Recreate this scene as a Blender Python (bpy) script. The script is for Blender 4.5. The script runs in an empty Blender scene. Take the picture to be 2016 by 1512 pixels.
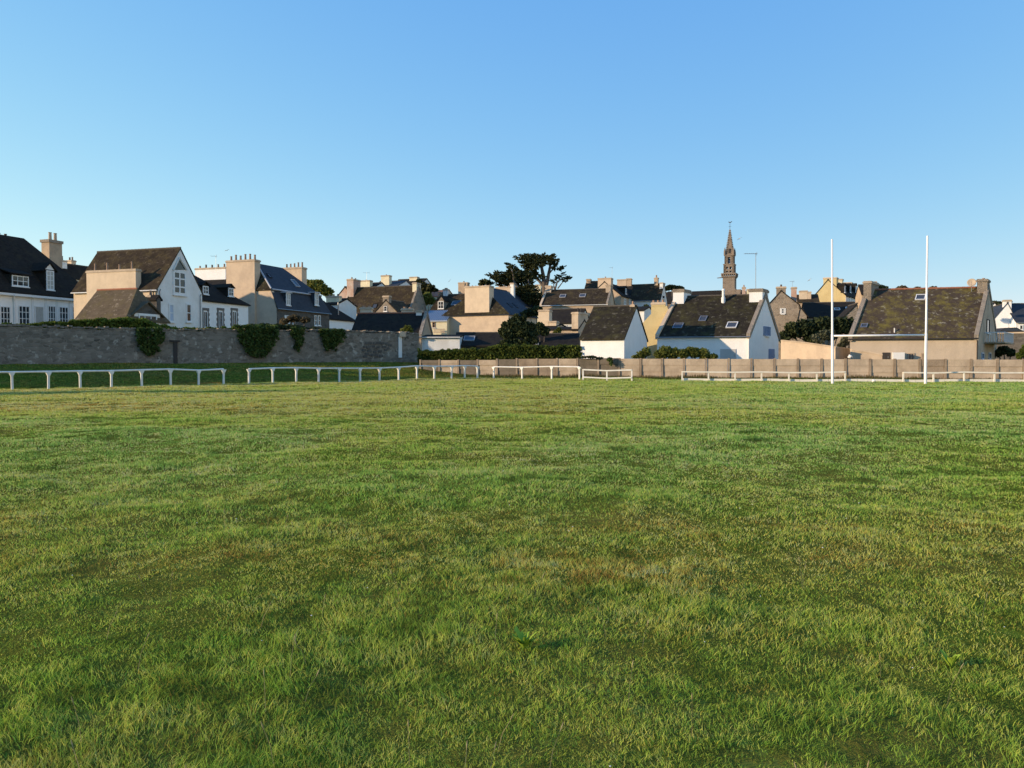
import bpy, math, random
import numpy as np
from mathutils import Vector, Matrix
R = math.radians
random.seed(7); rng = np.random.default_rng(7)

# ------------------------------------------------------------------ camera, sky, sun, exposure
scene = bpy.context.scene
col = scene.collection
F = 1600.0; HC = 1.6; PITCH = math.atan(42.0/F)
cam_d = bpy.data.cameras.new('camera'); cam = bpy.data.objects.new('camera', cam_d); col.objects.link(cam)
cam_d.sensor_width = 36; cam_d.lens = 36*F/2016.0; cam_d.clip_end = 8000; cam_d.clip_start = .05
cam.location = (0, 0, HC); cam.rotation_euler = (math.pi/2-PITCH, 0, 0)
scene.camera = cam
SUN_PHI, SUN_EL = R(18), R(12.5)
S2 = Vector((-math.cos(SUN_PHI)*math.cos(SUN_EL), -math.sin(SUN_PHI)*math.cos(SUN_EL), math.sin(SUN_EL)))
w = bpy.data.worlds.new('World'); scene.world = w; w.use_nodes = True
nt = w.node_tree; nt.nodes.clear()
sky = nt.nodes.new('ShaderNodeTexSky'); sky.sky_type = 'NISHITA'; sky.sun_disc = False
sky.sun_elevation = SUN_EL; sky.sun_rotation = -math.atan2(S2.x, S2.y) % (2*math.pi)
sky.air_density = 1.0; sky.dust_density = 0.1; sky.ozone_density = 2.5; sky.altitude = 0
bg = nt.nodes.new('ShaderNodeBackground'); bg.inputs[1].default_value = .15
out = nt.nodes.new('ShaderNodeOutputWorld')
sep = nt.nodes.new('ShaderNodeSeparateColor'); cmb = nt.nodes.new('ShaderNodeCombineColor')   # gentle grade of the sky's three channels
nt.links.new(sky.outputs[0], sep.inputs[0]); nt.links.new(cmb.outputs[0], bg.inputs[0])
for i, (g_, k_) in enumerate(((.97, .2052), (.62, .337), (.161, .732))):
    pw = nt.nodes.new('ShaderNodeMath'); pw.operation = 'POWER'; pw.inputs[1].default_value = g_; nt.links.new(sep.outputs[i], pw.inputs[0])
    ml = nt.nodes.new('ShaderNodeMath'); ml.operation = 'MULTIPLY'; ml.inputs[1].default_value = k_/.15/2**1.25; nt.links.new(pw.outputs[0], ml.inputs[0]); nt.links.new(ml.outputs[0], cmb.inputs[i]); nt.links.new(bg.outputs[0], out.inputs[0])
sd = bpy.data.lights.new('sun', 'SUN'); sd.energy = 2.5; sd.angle = R(.5); sd.color = (1, .76, .50)
so = bpy.data.objects.new('sun', sd); col.objects.link(so)
so.rotation_euler = (-S2).to_track_quat('-Z', 'Y').to_euler(); so.location = (-40, -15, 30)
scene.view_settings.view_transform = 'Standard'; scene.view_settings.look = 'None'
scene.view_settings.exposure = 1.25; scene.view_settings.gamma = 1
scene.render.engine = 'CYCLES'; scene.cycles.use_denoising = True; scene.cycles.sample_clamp_indirect = 2; scene.cycles.diffuse_bounces = 3

# ------------------------------------------------------------------ measuring helpers
ca, sa = math.cos(PITCH), math.sin(PITCH)
def ray(px, py):
    xr = (px-1008)/F; up = (756-py)/F; fy = ca+up*sa
    return xr/fy, (up*ca-sa)/fy
def at(px, py, Y):
    a, b = ray(px, py); return Vector((a*Y, Y, HC+b*Y))
def zat(py, Y): return HC+ray(1008, py)[1]*Y
def ss(a, b, x):
    t = np.clip((x-a)/(b-a), 0, 1); return t*t*(3-2*t)
def srgb(r, g, b):
    f = lambda c: ((c/255+.055)/1.055)**2.4 if c > 10 else c/255/12.92
    return (f(r), f(g), f(b))

class VN:                                   # tiny value noise for scattering and ground relief
    def __init__(s, seed): s.t = np.random.default_rng(seed).random((256, 256))
    def __call__(s, x, y, sc=1.):
        x = np.asarray(x)/sc; y = np.asarray(y)/sc
        xi = np.floor(x).astype(int); yi = np.floor(y).astype(int); fx = x-xi; fy = y-yi
        fx = fx*fx*(3-2*fx); fy = fy*fy*(3-2*fy)
        T = lambda i, j: s.t[i & 255, j & 255]
        return (T(xi, yi)*(1-fx)+T(xi+1, yi)*fx)*(1-fy)+(T(xi, yi+1)*(1-fx)+T(xi+1, yi+1)*fx)*fy
n1, n2, n3, n4 = VN(1), VN(2), VN(3), VN(4)
R0 = (-25.2, 41.0)
def gz(x, y):
    x = np.asarray(x, float); y = np.asarray(y, float)
    g = .0065*np.clip(y, 0, 300)
    s = (x-R0[0])*-.681+(y-R0[1])*.733
    fade = 1-ss(-.05, .005, x/np.maximum(y, 1))
    g = g+1.12*ss(1.5, 13.5, s)*fade
    g = g+.03*np.clip(y-85, 0, 260)
    m = 1-ss(60, 90, y)
    g = g+(.085*(n1(x, y, 1.7)-.5)+.06*(n2(x, y, .6)-.5)+.10*(n3(x, y, 6)-.5))*m
    return g
def gzf(x, y): return float(gz(x, y))

# ------------------------------------------------------------------ materials
def nmat(name):
    m = bpy.data.materials.new(name); m.use_nodes = True; t = m.node_tree
    b = t.nodes['Principled BSDF']; return m, t, b
def N(t, typ, **k):
    n = t.nodes.new(typ)
    for a, v in k.items():
        if a in n.inputs: n.inputs[a].default_value = v
        else: setattr(n, a, v)
    return n
def rgba(c): return (c[0], c[1], c[2], 1)
def mixc(t, fac, a, b, mode='MIX'):
    n = t.nodes.new('ShaderNodeMix'); n.data_type = 'RGBA'; n.blend_type = mode
    for s, v in ((0, fac), (6, a), (7, b)):
        if isinstance(v, (int, float)): n.inputs[s].default_value = v
        elif isinstance(v, tuple): n.inputs[s].default_value = rgba(v)
        else: t.links.new(v, n.inputs[s])
    return n.outputs[2]
def coords(t, scale=(1, 1, 1)):
    tc = t.nodes.new('ShaderNodeTexCoord'); mp = t.nodes.new('ShaderNodeMapping'); mp.inputs['Scale'].default_value = scale
    t.links.new(tc.outputs['Object'], mp.inputs[0]); return mp.outputs[0]
def noise(t, vec, scale, detail=4, rough=.6, lo=.35, hi=.65):
    n = N(t, 'ShaderNodeTexNoise'); n.inputs['Scale'].default_value = scale; n.inputs['Detail'].default_value = detail
    n.inputs['Roughness'].default_value = rough; t.links.new(vec, n.inputs['Vector'])
    r = N(t, 'ShaderNodeMapRange'); r.inputs[1].default_value = lo; r.inputs[2].default_value = hi
    t.links.new(n.outputs[0], r.inputs[0]); return r.outputs[0]
def bump(t, b, h, strength=.3, dist=.02):
    n = N(t, 'ShaderNodeBump'); n.inputs['Strength'].default_value = strength; n.inputs['Distance'].default_value = dist
    t.links.new(h, n.inputs['Height']); t.links.new(n.outputs[0], b.inputs['Normal'])
def mul(t, a, k):
    n = N(t, 'ShaderNodeMath', operation='MULTIPLY'); t.links.new(a, n.inputs[0])
    if isinstance(k, (int, float)): n.inputs[1].default_value = k
    else: t.links.new(k, n.inputs[1])
    return n.outputs[0]

def render_mat(name, c, stain=None, amt=.55):       # rendered or painted masonry, weathered
    m, t, b = nmat(name); stain = stain or tuple(x*.62 for x in c)
    v = coords(t); vs = coords(t, (1.1, 1.1, .22))
    f1 = noise(t, v, .8, 7, .7, .42, .62); f2 = noise(t, vs, 1.3, 5, .6, .48, .75)
    c1 = mixc(t, mul(t, f1, amt), c, stain); c2 = mixc(t, mul(t, f2, amt*.4), c1, tuple(x*.7 for x in stain))
    f3 = noise(t, v, 14, 3, .6, .3, .7); c3 = mixc(t, mul(t, f3, .16), c2, tuple(x*.6 for x in c))
    t.links.new(c3, b.inputs['Base Color']); b.inputs['Roughness'].default_value = .9; b.inputs['Specular IOR Level'].default_value = .15
    bump(t, b, f3, .4, .02); return m
def stone_mat(name, ca_, cb_, mortar, scale=2.6, flat=1.7, dark=(.02, .02, .02), lich=None):
    m, t, b = nmat(name); v = coords(t, (1, 1, flat))
    vo = N(t, 'ShaderNodeTexVoronoi'); vo.inputs['Scale'].default_value = scale; t.links.new(v, vo.inputs['Vector'])
    ve = N(t, 'ShaderNodeTexVoronoi', feature='DISTANCE_TO_EDGE'); ve.inputs['Scale'].default_value = scale; t.links.new(v, ve.inputs['Vector'])
    sx = N(t, 'ShaderNodeSeparateColor'); t.links.new(vo.outputs['Color'], sx.inputs[0])
    c1 = mixc(t, sx.outputs[0], ca_, cb_)
    r = N(t, 'ShaderNodeMapRange'); r.inputs[1].default_value = .82; r.inputs[2].default_value = .9; t.links.new(sx.outputs[1], r.inputs[0])
    c1 = mixc(t, mul(t, r.outputs[0], .45), c1, dark)
    e = N(t, 'ShaderNodeMapRange'); e.inputs[1].default_value = .02; e.inputs[2].default_value = .07; t.links.new(ve.outputs[0], e.inputs[0])
    c2 = mixc(t, e.outputs[0], mortar, c1)
    f = noise(t, coords(t), .5, 6, .65, .35, .7); c3 = mixc(t, mul(t, f, .55), c2, mortar)
    if lich:
        g = noise(t, coords(t), 2.3, 5, .6, .58, .66); c3 = mixc(t, g, c3, lich)
    t.links.new(c3, b.inputs['Base Color']); b.inputs['Roughness'].default_value = .95; b.inputs['Specular IOR Level'].default_value = .1
    bump(t, b, e.outputs[0], .7, .03); return m
def slate_mat(name, c, c2, moss=None, amt=.5, pale=None, pamt=.5, rough=.9, spec=.06):
    m, t, b = nmat(name); v = coords(t)
    vo = N(t, 'ShaderNodeTexVoronoi'); vo.inputs['Scale'].default_value = 3.6; t.links.new(coords(t, (1, 1, 1.5)), vo.inputs['Vector'])
    sx = N(t, 'ShaderNodeSeparateColor'); t.links.new(vo.outputs['Color'], sx.inputs[0])
    k = mixc(t, mul(t, sx.outputs[0], .8), c, c2)
    f = noise(t, v, .45, 6, .7, .4, .65); k = mixc(t, mul(t, f, .6), k, c2)
    if moss:
        g = noise(t, v, 1.1, 9, .78, .48, .66); k = mixc(t, mul(t, g, amt), k, moss)
        g2 = noise(t, v, 3.1, 4, .7, .5, .7); k = mixc(t, mul(t, g2, amt*.5), k, tuple(x*.5 for x in moss))
    if pale:
        p = noise(t, coords(t, (1, 1, 1.2)), 2.4, 7, .72, .57, .66); k = mixc(t, mul(t, p, pamt), k, pale)
    # rows of slates: fine courses as relief only
    wv = N(t, 'ShaderNodeTexWave', bands_direction='Z'); wv.inputs['Scale'].default_value = 1.6; wv.inputs['Distortion'].default_value = .4
    t.links.new(v, wv.inputs['Vector']); bump(t, b, wv.outputs[1], .25, .02)
    t.links.new(k, b.inputs['Base Color']); b.inputs['Roughness'].default_value = rough; b.inputs['Specular IOR Level'].default_value = spec
    return m
def flat_mat(name, c, rough=.6, var=.25, metal=0, scale=6):
    m, t, b = nmat(name); f = noise(t, coords(t), scale, 5, .6, .35, .75)
    t.links.new(mixc(t, mul(t, f, var), c, tuple(x*.45 for x in c)), b.inputs['Base Color'])
    b.inputs['Roughness'].default_value = rough; b.inputs['Metallic'].default_value = metal; return m
def leaf_mat(name, stops, trans=.35, rough=.6):
    m, t, b = nmat(name)
    a = N(t, 'ShaderNodeAttribute', attribute_name='tone'); cr = N(t, 'ShaderNodeValToRGB')
    e = cr.color_ramp.elements
    while len(e) < len(stops): e.new(.5)
    for i, c in enumerate(stops): e[i].position = i/(len(stops)-1); e[i].color = rgba(c)
    t.links.new(a.outputs['Fac'], cr.inputs[0])
    d = t.nodes.new('ShaderNodeBsdfTranslucent'); mx = t.nodes.new('ShaderNodeMixShader'); mx.inputs[0].default_value = trans
    t.links.new(cr.outputs[0], b.inputs['Base Color']); t.links.new(cr.outputs[0], d.inputs[0])
    b.inputs['Roughness'].default_value = rough; b.inputs['Specular IOR Level'].default_value = .05
    o = t.nodes['Material Output']; t.links.new(b.outputs[0], mx.inputs[1]); t.links.new(d.outputs[0], mx.inputs[2]); t.links.new(mx.outputs[0], o.inputs[0])
    return m

M = {}
M['white'] = render_mat('white_render', (.80, .79, .76), (.60, .57, .51), .45)
M['white_clean'] = render_mat('white_paint_wall', (.86, .85, .83), (.70, .68, .64), .3)
M['offwhite'] = render_mat('greyed_white_render', (.66, .66, .62), (.42, .41, .37), .6)
M['cream'] = render_mat('cream_render', (.74, .67, .47), (.55, .46, .28), .45)
M['yellow'] = render_mat('yellow_render', (.66, .53, .27), (.50, .38, .18), .4)
M['peach'] = render_mat('beige_render', (.60, .47, .335), (.45, .35, .26), .65)
M['peach_dull'] = render_mat('dull_beige_render', (.56, .455, .34), (.44, .355, .265), .5)
M['peach_light'] = render_mat('pale_beige_render', (.66, .53, .38), (.50, .40, .29), .55)
M['tan'] = render_mat('tan_render', (.50, .38, .26), (.33, .25, .18), .7)
M['concrete'] = render_mat('grey_concrete', (.50, .40, .29), (.31, .24, .17), .75)
M['concrete2'] = render_mat('pale_concrete', (.52, .42, .31), (.33, .26, .19), .7)
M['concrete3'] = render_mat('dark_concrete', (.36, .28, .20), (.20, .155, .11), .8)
M['concrete4'] = render_mat('shaded_concrete', (.20, .165, .125), (.11, .095, .07), .8)  # dark tone carries the shade on the left stretch of the fence
M['stone'] = stone_mat('granite_rubble', (.30, .24, .18), (.20, .165, .13), (.33, .28, .22), 2.4, 1.6, (.08, .07, .06))
M['granite'] = stone_mat('church_granite', (.26, .21, .165), (.19, .155, .125), (.23, .19, .155), 1.3, 2.0, (.10, .08, .07))
M['stonewall'] = stone_mat('rubble_wall', (.25, .215, .175), (.12, .105, .085), (.22, .19, .155), 2.7, 1.8, (.03, .028, .025), (.36, .33, .28))
M['darkstone'] = stone_mat('dark_granite', (.13, .12, .105), (.08, .075, .07), (.12, .11, .10), 3, 1.5)
M['quoin'] = flat_mat('dressed_granite', (.16, .145, .13), .9, .5)
M['slate'] = slate_mat('dark_slate', (.017, .015, .014), (.032, .028, .024), (.05, .042, .024), .45)
M['slate_brown'] = slate_mat('brown_slate', (.026, .020, .014), (.045, .034, .024), (.10, .078, .035), .75, (.20, .165, .12), .5)
M['slate_moss'] = slate_mat('mossy_slate', (.018, .015, .012), (.033, .028, .021), (.080, .074, .026), .6, (.20, .185, .14), .55)
M['slate_heavy'] = slate_mat('heavily_mossed_slate', (.048, .036, .028), (.075, .056, .042), (.20, .165, .035), .75, (.32, .29, .21), .8)
M['slate_lichen'] = slate_mat('lichened_stone_roof', (.085, .066, .045), (.13, .10, .066), (.13, .105, .045), .6, (.36, .30, .22), .5)
M['slate_blue'] = slate_mat('blue_slate', (.028, .033, .042), (.045, .052, .064), None, rough=.7, spec=.15)
M['metal_blue'] = flat_mat('blue_grey_sheet', (.26, .31, .37), .35, .2, .2)
M['redtile'] = flat_mat('ridge_terracotta', (.36, .14, .075), .85, .6, 0, 3)
M['ridge'] = flat_mat('grey_ridge_tile', (.10, .085, .065), .9, .6, 0, 4)
M['pot'] = flat_mat('chimney_pot_clay', (.36, .23, .15), .85, .5)
M['potdark'] = flat_mat('chimney_pot_sooty', (.12, .09, .07), .85, .5)
M['brick'] = render_mat('pinkish_brick', (.44, .28, .21), (.55, .47, .40), .7)
M['frame'] = flat_mat('white_window_paint', (.72, .72, .70), .5, .15)
M['shutter_blue'] = flat_mat('blue_shutter_paint', (.12, .20, .36), .55, .2)
M['shutter_pale'] = flat_mat('pale_blue_shutter', (.42, .50, .62), .55, .2)
M['garage'] = flat_mat('grey_garage_paint', (.46, .45, .44), .6, .15, 0, 1.5)
M['metal'] = flat_mat('grey_metal', (.30, .30, .30), .4, .3, .6)
M['rail'] = flat_mat('weathered_white_paint', (.76, .74, .68), .55, .45, 0, 3.5)
M['rail_old'] = flat_mat('yellowed_rail_paint', (.80, .75, .64), .6, .3, 0, 3)
M['post'] = flat_mat('goal_post_paint', (.80, .80, .80), .35, .12, 0, 1.2)
M['dark'] = flat_mat('dark_timber', (.035, .03, .027), .8, .4)
M['lead'] = flat_mat('lead_flashing', (.42, .42, .43), .5, .3)
M['bark'] = flat_mat('cypress_bark', (.13, .105, .085), .95, .6, 0, 5)
m, t, b = nmat('window_glass'); b.inputs['Base Color'].default_value = (.018, .022, .028, 1); b.inputs['Roughness'].default_value = .08; b.inputs['Specular IOR Level'].default_value = .6; M['glass'] = m
m, t, b = nmat('skylight_glass'); b.inputs['Base Color'].default_value = (.05, .06, .075, 1); b.inputs['Roughness'].default_value = .3; b.inputs['Specular IOR Level'].default_value = .35; M['skyglass'] = m
M['curtain'] = flat_mat('net_curtain', (.45, .44, .40), .8, .5, 0, 4)
M['leaf_hedge'] = leaf_mat('hedge_leaves', [(.045, .065, .014), (.12, .155, .028), (.24, .27, .045)], .4)
M['leaf_dark'] = leaf_mat('evergreen_leaves', [(0.020, 0.031, 0.017), (0.044, 0.058, 0.025), (0.076, 0.088, 0.034)], .2)
M['leaf_cypress'] = leaf_mat('cypress_foliage', [(.018, .024, .012), (.042, .05, .02), (.09, .082, .032)], .15)
M['leaf_privet'] = leaf_mat('privet_leaves', [(.03, .045, .012), (.08, .105, .022), (.16, .185, .034)], .35)
M['leaf_ivy'] = leaf_mat('ivy_leaves', [(.035, .055, .016), (.075, .11, .03), (.13, .17, .045)], .3, .5)
M['leaf_silver'] = leaf_mat('silvery_leaves', [(.07, .085, .05), (.12, .125, .075), (.22, .22, .16)], .3)
M['leaf_olive'] = leaf_mat('olive_leaves', [(.08, .095, .022), (.16, .175, .04), (.27, .27, .07)], .4)
M['leaf_dry'] = leaf_mat('dry_shrub', [(.07, .055, .03), (.13, .10, .055), (.19, .15, .085)], .3)

# ------------------------------------------------------------------ mesh builder
class MB:
    def __init__(s): s.v = []; s.f = []
    def poly(s, pts):
        n = len(s.v); s.v += [tuple(p) for p in pts]; s.f.append(list(range(n, n+len(pts)))); return s
    def prism(s, pts, vec):
        pts = [Vector(p) for p in pts]; vec = Vector(vec); k = len(pts); n = len(s.v)
        s.v += [tuple(p) for p in pts]+[tuple(p+vec) for p in pts]
        s.f.append(list(range(n, n+k))[::-1]); s.f.append(list(range(n+k, n+2*k)))
        for i in range(k):
            j = (i+1) % k; s.f.append([n+i, n+j, n+k+j, n+k+i])
        return s
    def box(s, o, a, b, c):
        o, a, b, c = map(Vector, (o, a, b, c)); return s.prism([o, o+a, o+a+b, o+b], c)
    def aabb(s, x0, x1, y0, y1, z0, z1): return s.box((x0, y0, z0), (x1-x0, 0, 0), (0, y1-y0, 0), (0, 0, z1-z0))
    def tube(s, pts, rad, n=8):
        pts = [Vector(p) for p in pts]
        if isinstance(rad, (int, float)): rad = [rad]*len(pts)
        b0 = len(s.v); prev = None
        for i, p in enumerate(pts):
            d = (pts[min(i+1, len(pts)-1)]-pts[max(i-1, 0)]).normalized()
            a = d.cross(Vector((0, 0, 1)) if abs(d.z) < .95 else Vector((1, 0, 0))).normalized()
            if prev is not None and a.dot(prev) < 0: a = -a
            prev = a; c = d.cross(a)
            for k in range(n):
                th = 2*math.pi*k/n; s.v.append(tuple(p+(a*math.cos(th)+c*math.sin(th))*rad[i]))
        for i in range(len(pts)-1):
            for k in range(n):
                j = (k+1) % n; s.f.append([b0+i*n+k, b0+i*n+j, b0+(i+1)*n+j, b0+(i+1)*n+k])
        s.f.append([b0+k for k in range(n)][::-1]); s.f.append([b0+(len(pts)-1)*n+k for k in range(n)])
        return s
    def build(s, name, mat, parent=None, smooth=False, label=None):
        o = root_loc(parent)
        me = bpy.data.meshes.new(name)
        me.from_pydata([(v[0]-o[0], v[1]-o[1], v[2]-o[2]) for v in s.v], [], s.f)
        fix_normals(me)
        me.materials.append(mat if not isinstance(mat, str) else M[mat])
        if smooth: me.polygons.foreach_set('use_smooth', [True]*len(me.polygons))
        ob = bpy.data.objects.new(name, me); col.objects.link(ob)
        if parent is not None: ob.parent = parent
        if label: ob['label'] = label
        return ob
def fix_normals(me):
    import bmesh
    bm = bmesh.new(); bm.from_mesh(me); bmesh.ops.recalc_face_normals(bm, faces=bm.faces); bm.to_mesh(me); bm.free()
def root_loc(p):
    if p is None: return (0, 0, 0)
    x = Vector((0, 0, 0))
    while p is not None: x += p.location; p = p.parent
    return x
def tag(o, label=None, cat=None, group=None, kind=None):
    for k, v in (('label', label), ('category', cat), ('group', group), ('kind', kind)):
        if v: o[k] = v
    return o
def thing(name, loc, label, cat, group=None):
    o = bpy.data.objects.new(name, None); o.location = loc; o.empty_display_size = .2; col.objects.link(o); return tag(o, label, cat, group)
def big_mesh(name, verts, faces_n, idx, mat, tone=None, colr=None, origin=(0, 0, 0), parent=None):
    me = bpy.data.meshes.new(name); nv = len(verts)
    o = np.array(root_loc(parent)) if parent is not None else np.array(origin)
    me.vertices.add(nv); me.vertices.foreach_set('co', (verts-o).astype(np.float32).ravel())
    me.loops.add(len(idx)); me.loops.foreach_set('vertex_index', idx.astype(np.int32))
    st = np.concatenate([[0], np.cumsum(faces_n)[:-1]]).astype(np.int32)
    me.polygons.add(len(faces_n)); me.polygons.foreach_set('loop_start', st); me.polygons.foreach_set('loop_total', faces_n.astype(np.int32))
    me.update(calc_edges=True)
    if tone is not None:
        a = me.attributes.new('tone', 'FLOAT', 'POINT'); a.data.foreach_set('value', tone.astype(np.float32))
    if colr is not None:
        a = me.attributes.new('blade_colour', 'FLOAT_COLOR', 'POINT'); a.data.foreach_set('color', colr.astype(np.float32).ravel())
    me.materials.append(mat if not isinstance(mat, str) else M[mat])
    ob = bpy.data.objects.new(name, me); col.objects.link(ob)
    if parent is not None: ob.parent = parent
    else: ob.location = tuple(origin)
    return ob

class Plane:
    def __init__(s, P, e1, e2, n): s.P, s.e1, s.e2, s.n = map(Vector, (P, e1, e2, n))
    def hit(s, px, py):
        a, b = ray(px, py); d = Vector((a, 1, b)); o = Vector((0, 0, HC)); nn = s.e1.cross(s.e2)
        t = (s.P-o).dot(nn)/d.dot(nn); q = o+d*t-s.P; c = s.e1.dot(s.e2); x, y = q.dot(s.e1), q.dot(s.e2)
        return (x-c*y)/(1-c*c), (y-c*x)/(1-c*c)
    def pt(s, a, b, t=0): return s.P+s.e1*a+s.e2*b+s.n*t
    def slab(s, mb, a0, a1, b0, b1, t0, t1):
        return mb.box(s.pt(a0, b0, t0), s.e1*(a1-a0), s.e2*(b1-b0), s.n*(t1-t0))
Z = Vector((0, 0, 1))

def window(root, pl, x0, x1, y0, y1, frame='frame', pane='glass', bars=(1, 1), name='window', fw=.06, shutters=None, surround=None, metres=None, label=None):
    """x0..x1, y0..y1 measured on the photograph (y0 upper edge) and carried on to the plane"""
    if metres: a0, a1, b0, b1 = metres
    else:
        xm = (x0+x1)/2; ym = (y0+y1)/2
        a0 = pl.hit(x0, ym)[0]; a1 = pl.hit(x1, ym)[0]; b1 = pl.hit(xm, y0)[1]; b0 = pl.hit(xm, y1)[1]
    if a0 > a1: a0, a1 = a1, a0
    f = MB()
    pl.slab(f, a0, a0+fw, b0, b1, .003, .07); pl.slab(f, a1-fw, a1, b0, b1, .003, .07)
    pl.slab(f, a0+fw, a1-fw, b1-fw, b1, .003, .068); pl.slab(f, a0+fw, a1-fw, b0, b0+fw, .003, .068)
    for i in range(1, bars[0]+1):
        c = a0+(a1-a0)*i/(bars[0]+1); pl.slab(f, c-fw*.35, c+fw*.35, b0+fw, b1-fw, .003, .06)
    for i in range(1, bars[1]+1):
        c = b0+(b1-b0)*i/(bars[1]+1); pl.slab(f, a0+fw, a1-fw, c-fw*.3, c+fw*.3, .003, .055)
    fo = f.build(name, frame, root, label=label)
    g = MB(); pl.slab(g, a0+fw, a1-fw, b0+fw, b1-fw, .005, .03); g.build('pane', pane, fo)
    s = MB(); pl.slab(s, a0-.08, a1+.08, b0-.09, b0-.003, .003, .14); s.build('sill', 'frame' if not surround else surround, fo)
    if shutters:
        wd = (a1-a0)*.48
        for aa in ((a0-wd-.02, a0-.02), (a1+.02, a1+wd+.02)):
            h = MB(); pl.slab(h, aa[0], aa[1], b0, b1, .004, .05)
            for k in range(3): q = b0+(b1-b0)*(k+.5)/3; pl.slab(h, aa[0]+.03, aa[1]-.03, q-.04, q+.04, .05, .065)
            h.build('shutter', shutters, fo)
    if surround:
        h = MB(); n = 7; hh = (b1-b0+.2)/n
        for k in range(n):
            e = .30 if k % 2 else .20
            q = b0-.1+k*hh
            pl.slab(h, a0-e, a0-.01, q, q+hh-.004, .003, .055); pl.slab(h, a1+.01, a1+e, q, q+hh-.004, .003, .055)
        pl.slab(h, a0-.25, a1+.25, b1+.1, b1+.34, .003, .06); h.build('surround', surround, fo)
    return fo
def door(root, pl, x0, x1, y0, y1, mat, name='door'):
    ym = (y0+y1)/2; a0 = pl.hit(x0, ym)[0]; a1 = pl.hit(x1, ym)[0]; b1 = pl.hit((x0+x1)/2, y0)[1]; b0 = pl.hit((x0+x1)/2, y1)[1]
    if a0 > a1: a0, a1 = a1, a0
    f = MB(); pl.slab(f, a0, a1, b0, b1, .003, .05)
    n = max(2, int((a1-a0)/.35))
    for k in range(n): c0 = a0+(a1-a0)*k/n; pl.slab(f, c0+.03, c0+(a1-a0)/n-.03, b0+.08, b1-.08, .05, .065)
    d = f.build(name, mat, root)
    h = MB(); pl.slab(h, a1-.16, a1-.12, (b0+b1)/2-.06, (b0+b1)/2+.06, .066, .1); h.build('handle', 'metal', d); return d
def skylight(root, pl, x, y, wd, ht, frame='lead', pane='skyglass', open_=False):
    a, b = pl.hit(x, y); f = MB(); q = .07
    a0, a1, b0, b1 = a-wd/2, a+wd/2, b-ht/2, b+ht/2
    for (c0, c1, d0, d1) in ((a0, a0+q, b0, b1), (a1-q, a1, b0, b1), (a0+q, a1-q, b1-q, b1), (a0+q, a1-q, b0, b0+q)): pl.slab(f, c0, c1, d0, d1, -.02, .10)
    fo = f.build('skylight', frame, root); g = MB(); pl.slab(g, a0+q, a1-q, b0+q, b1-q, -.01, .06); g.build('pane', pane, fo); return fo

def chimney(root, o, U, V, u0, u1, v0, v1, z0, z1, mat='peach', pots=0, potmat='pot', cap='concrete2', ph=.55, pr=.13, caph=.22, along='u', ov=.07):
    P = lambda u, v, z: Vector((o[0]+U[0]*u+V[0]*v, o[1]+U[1]*u+V[1]*v, z))
    f = MB(); f.box(P(u0, v0, z0), P(u1, v0, z0)-P(u0, v0, z0), P(u0, v1, z0)-P(u0, v0, z0), (0, 0, z1-caph-z0))
    c = f.build('chimney', mat, root)
    g = MB(); a = P(u0-ov, v0-ov, z1-caph); g.box(a, P(u1+ov, v0-ov, z1-caph)-a, P(u0-ov, v1+ov, z1-caph)-a, (0, 0, caph*.7))
    a = P(u0-.01, v0-.01, z1-caph*.3); g.box(a, P(u1+.01, v0-.01, z1-caph*.3)-a, P(u0-.01, v1+.01, z1-caph*.3)-a, (0, 0, caph*.3)); g.build('cap', cap, c)
    for i in range(pots):
        if along == 'u': p = P(u0+(u1-u0)*(i+.5)/pots, (v0+v1)/2, z1)
        else: p = P((u0+u1)/2, v0+(v1-v0)*(i+.5)/pots, z1)
        hh = ph*random.uniform(.8, 1.15)
        MB().tube([p, p+Z*hh*.15, p+Z*hh*.85, p+Z*hh*.87, p+Z*hh], [pr*1.15, pr, pr*.8, pr*1.05, pr*.95], 10).build('pot', potmat if random.random() < .8 else 'potdark', c)
    return c

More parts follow.
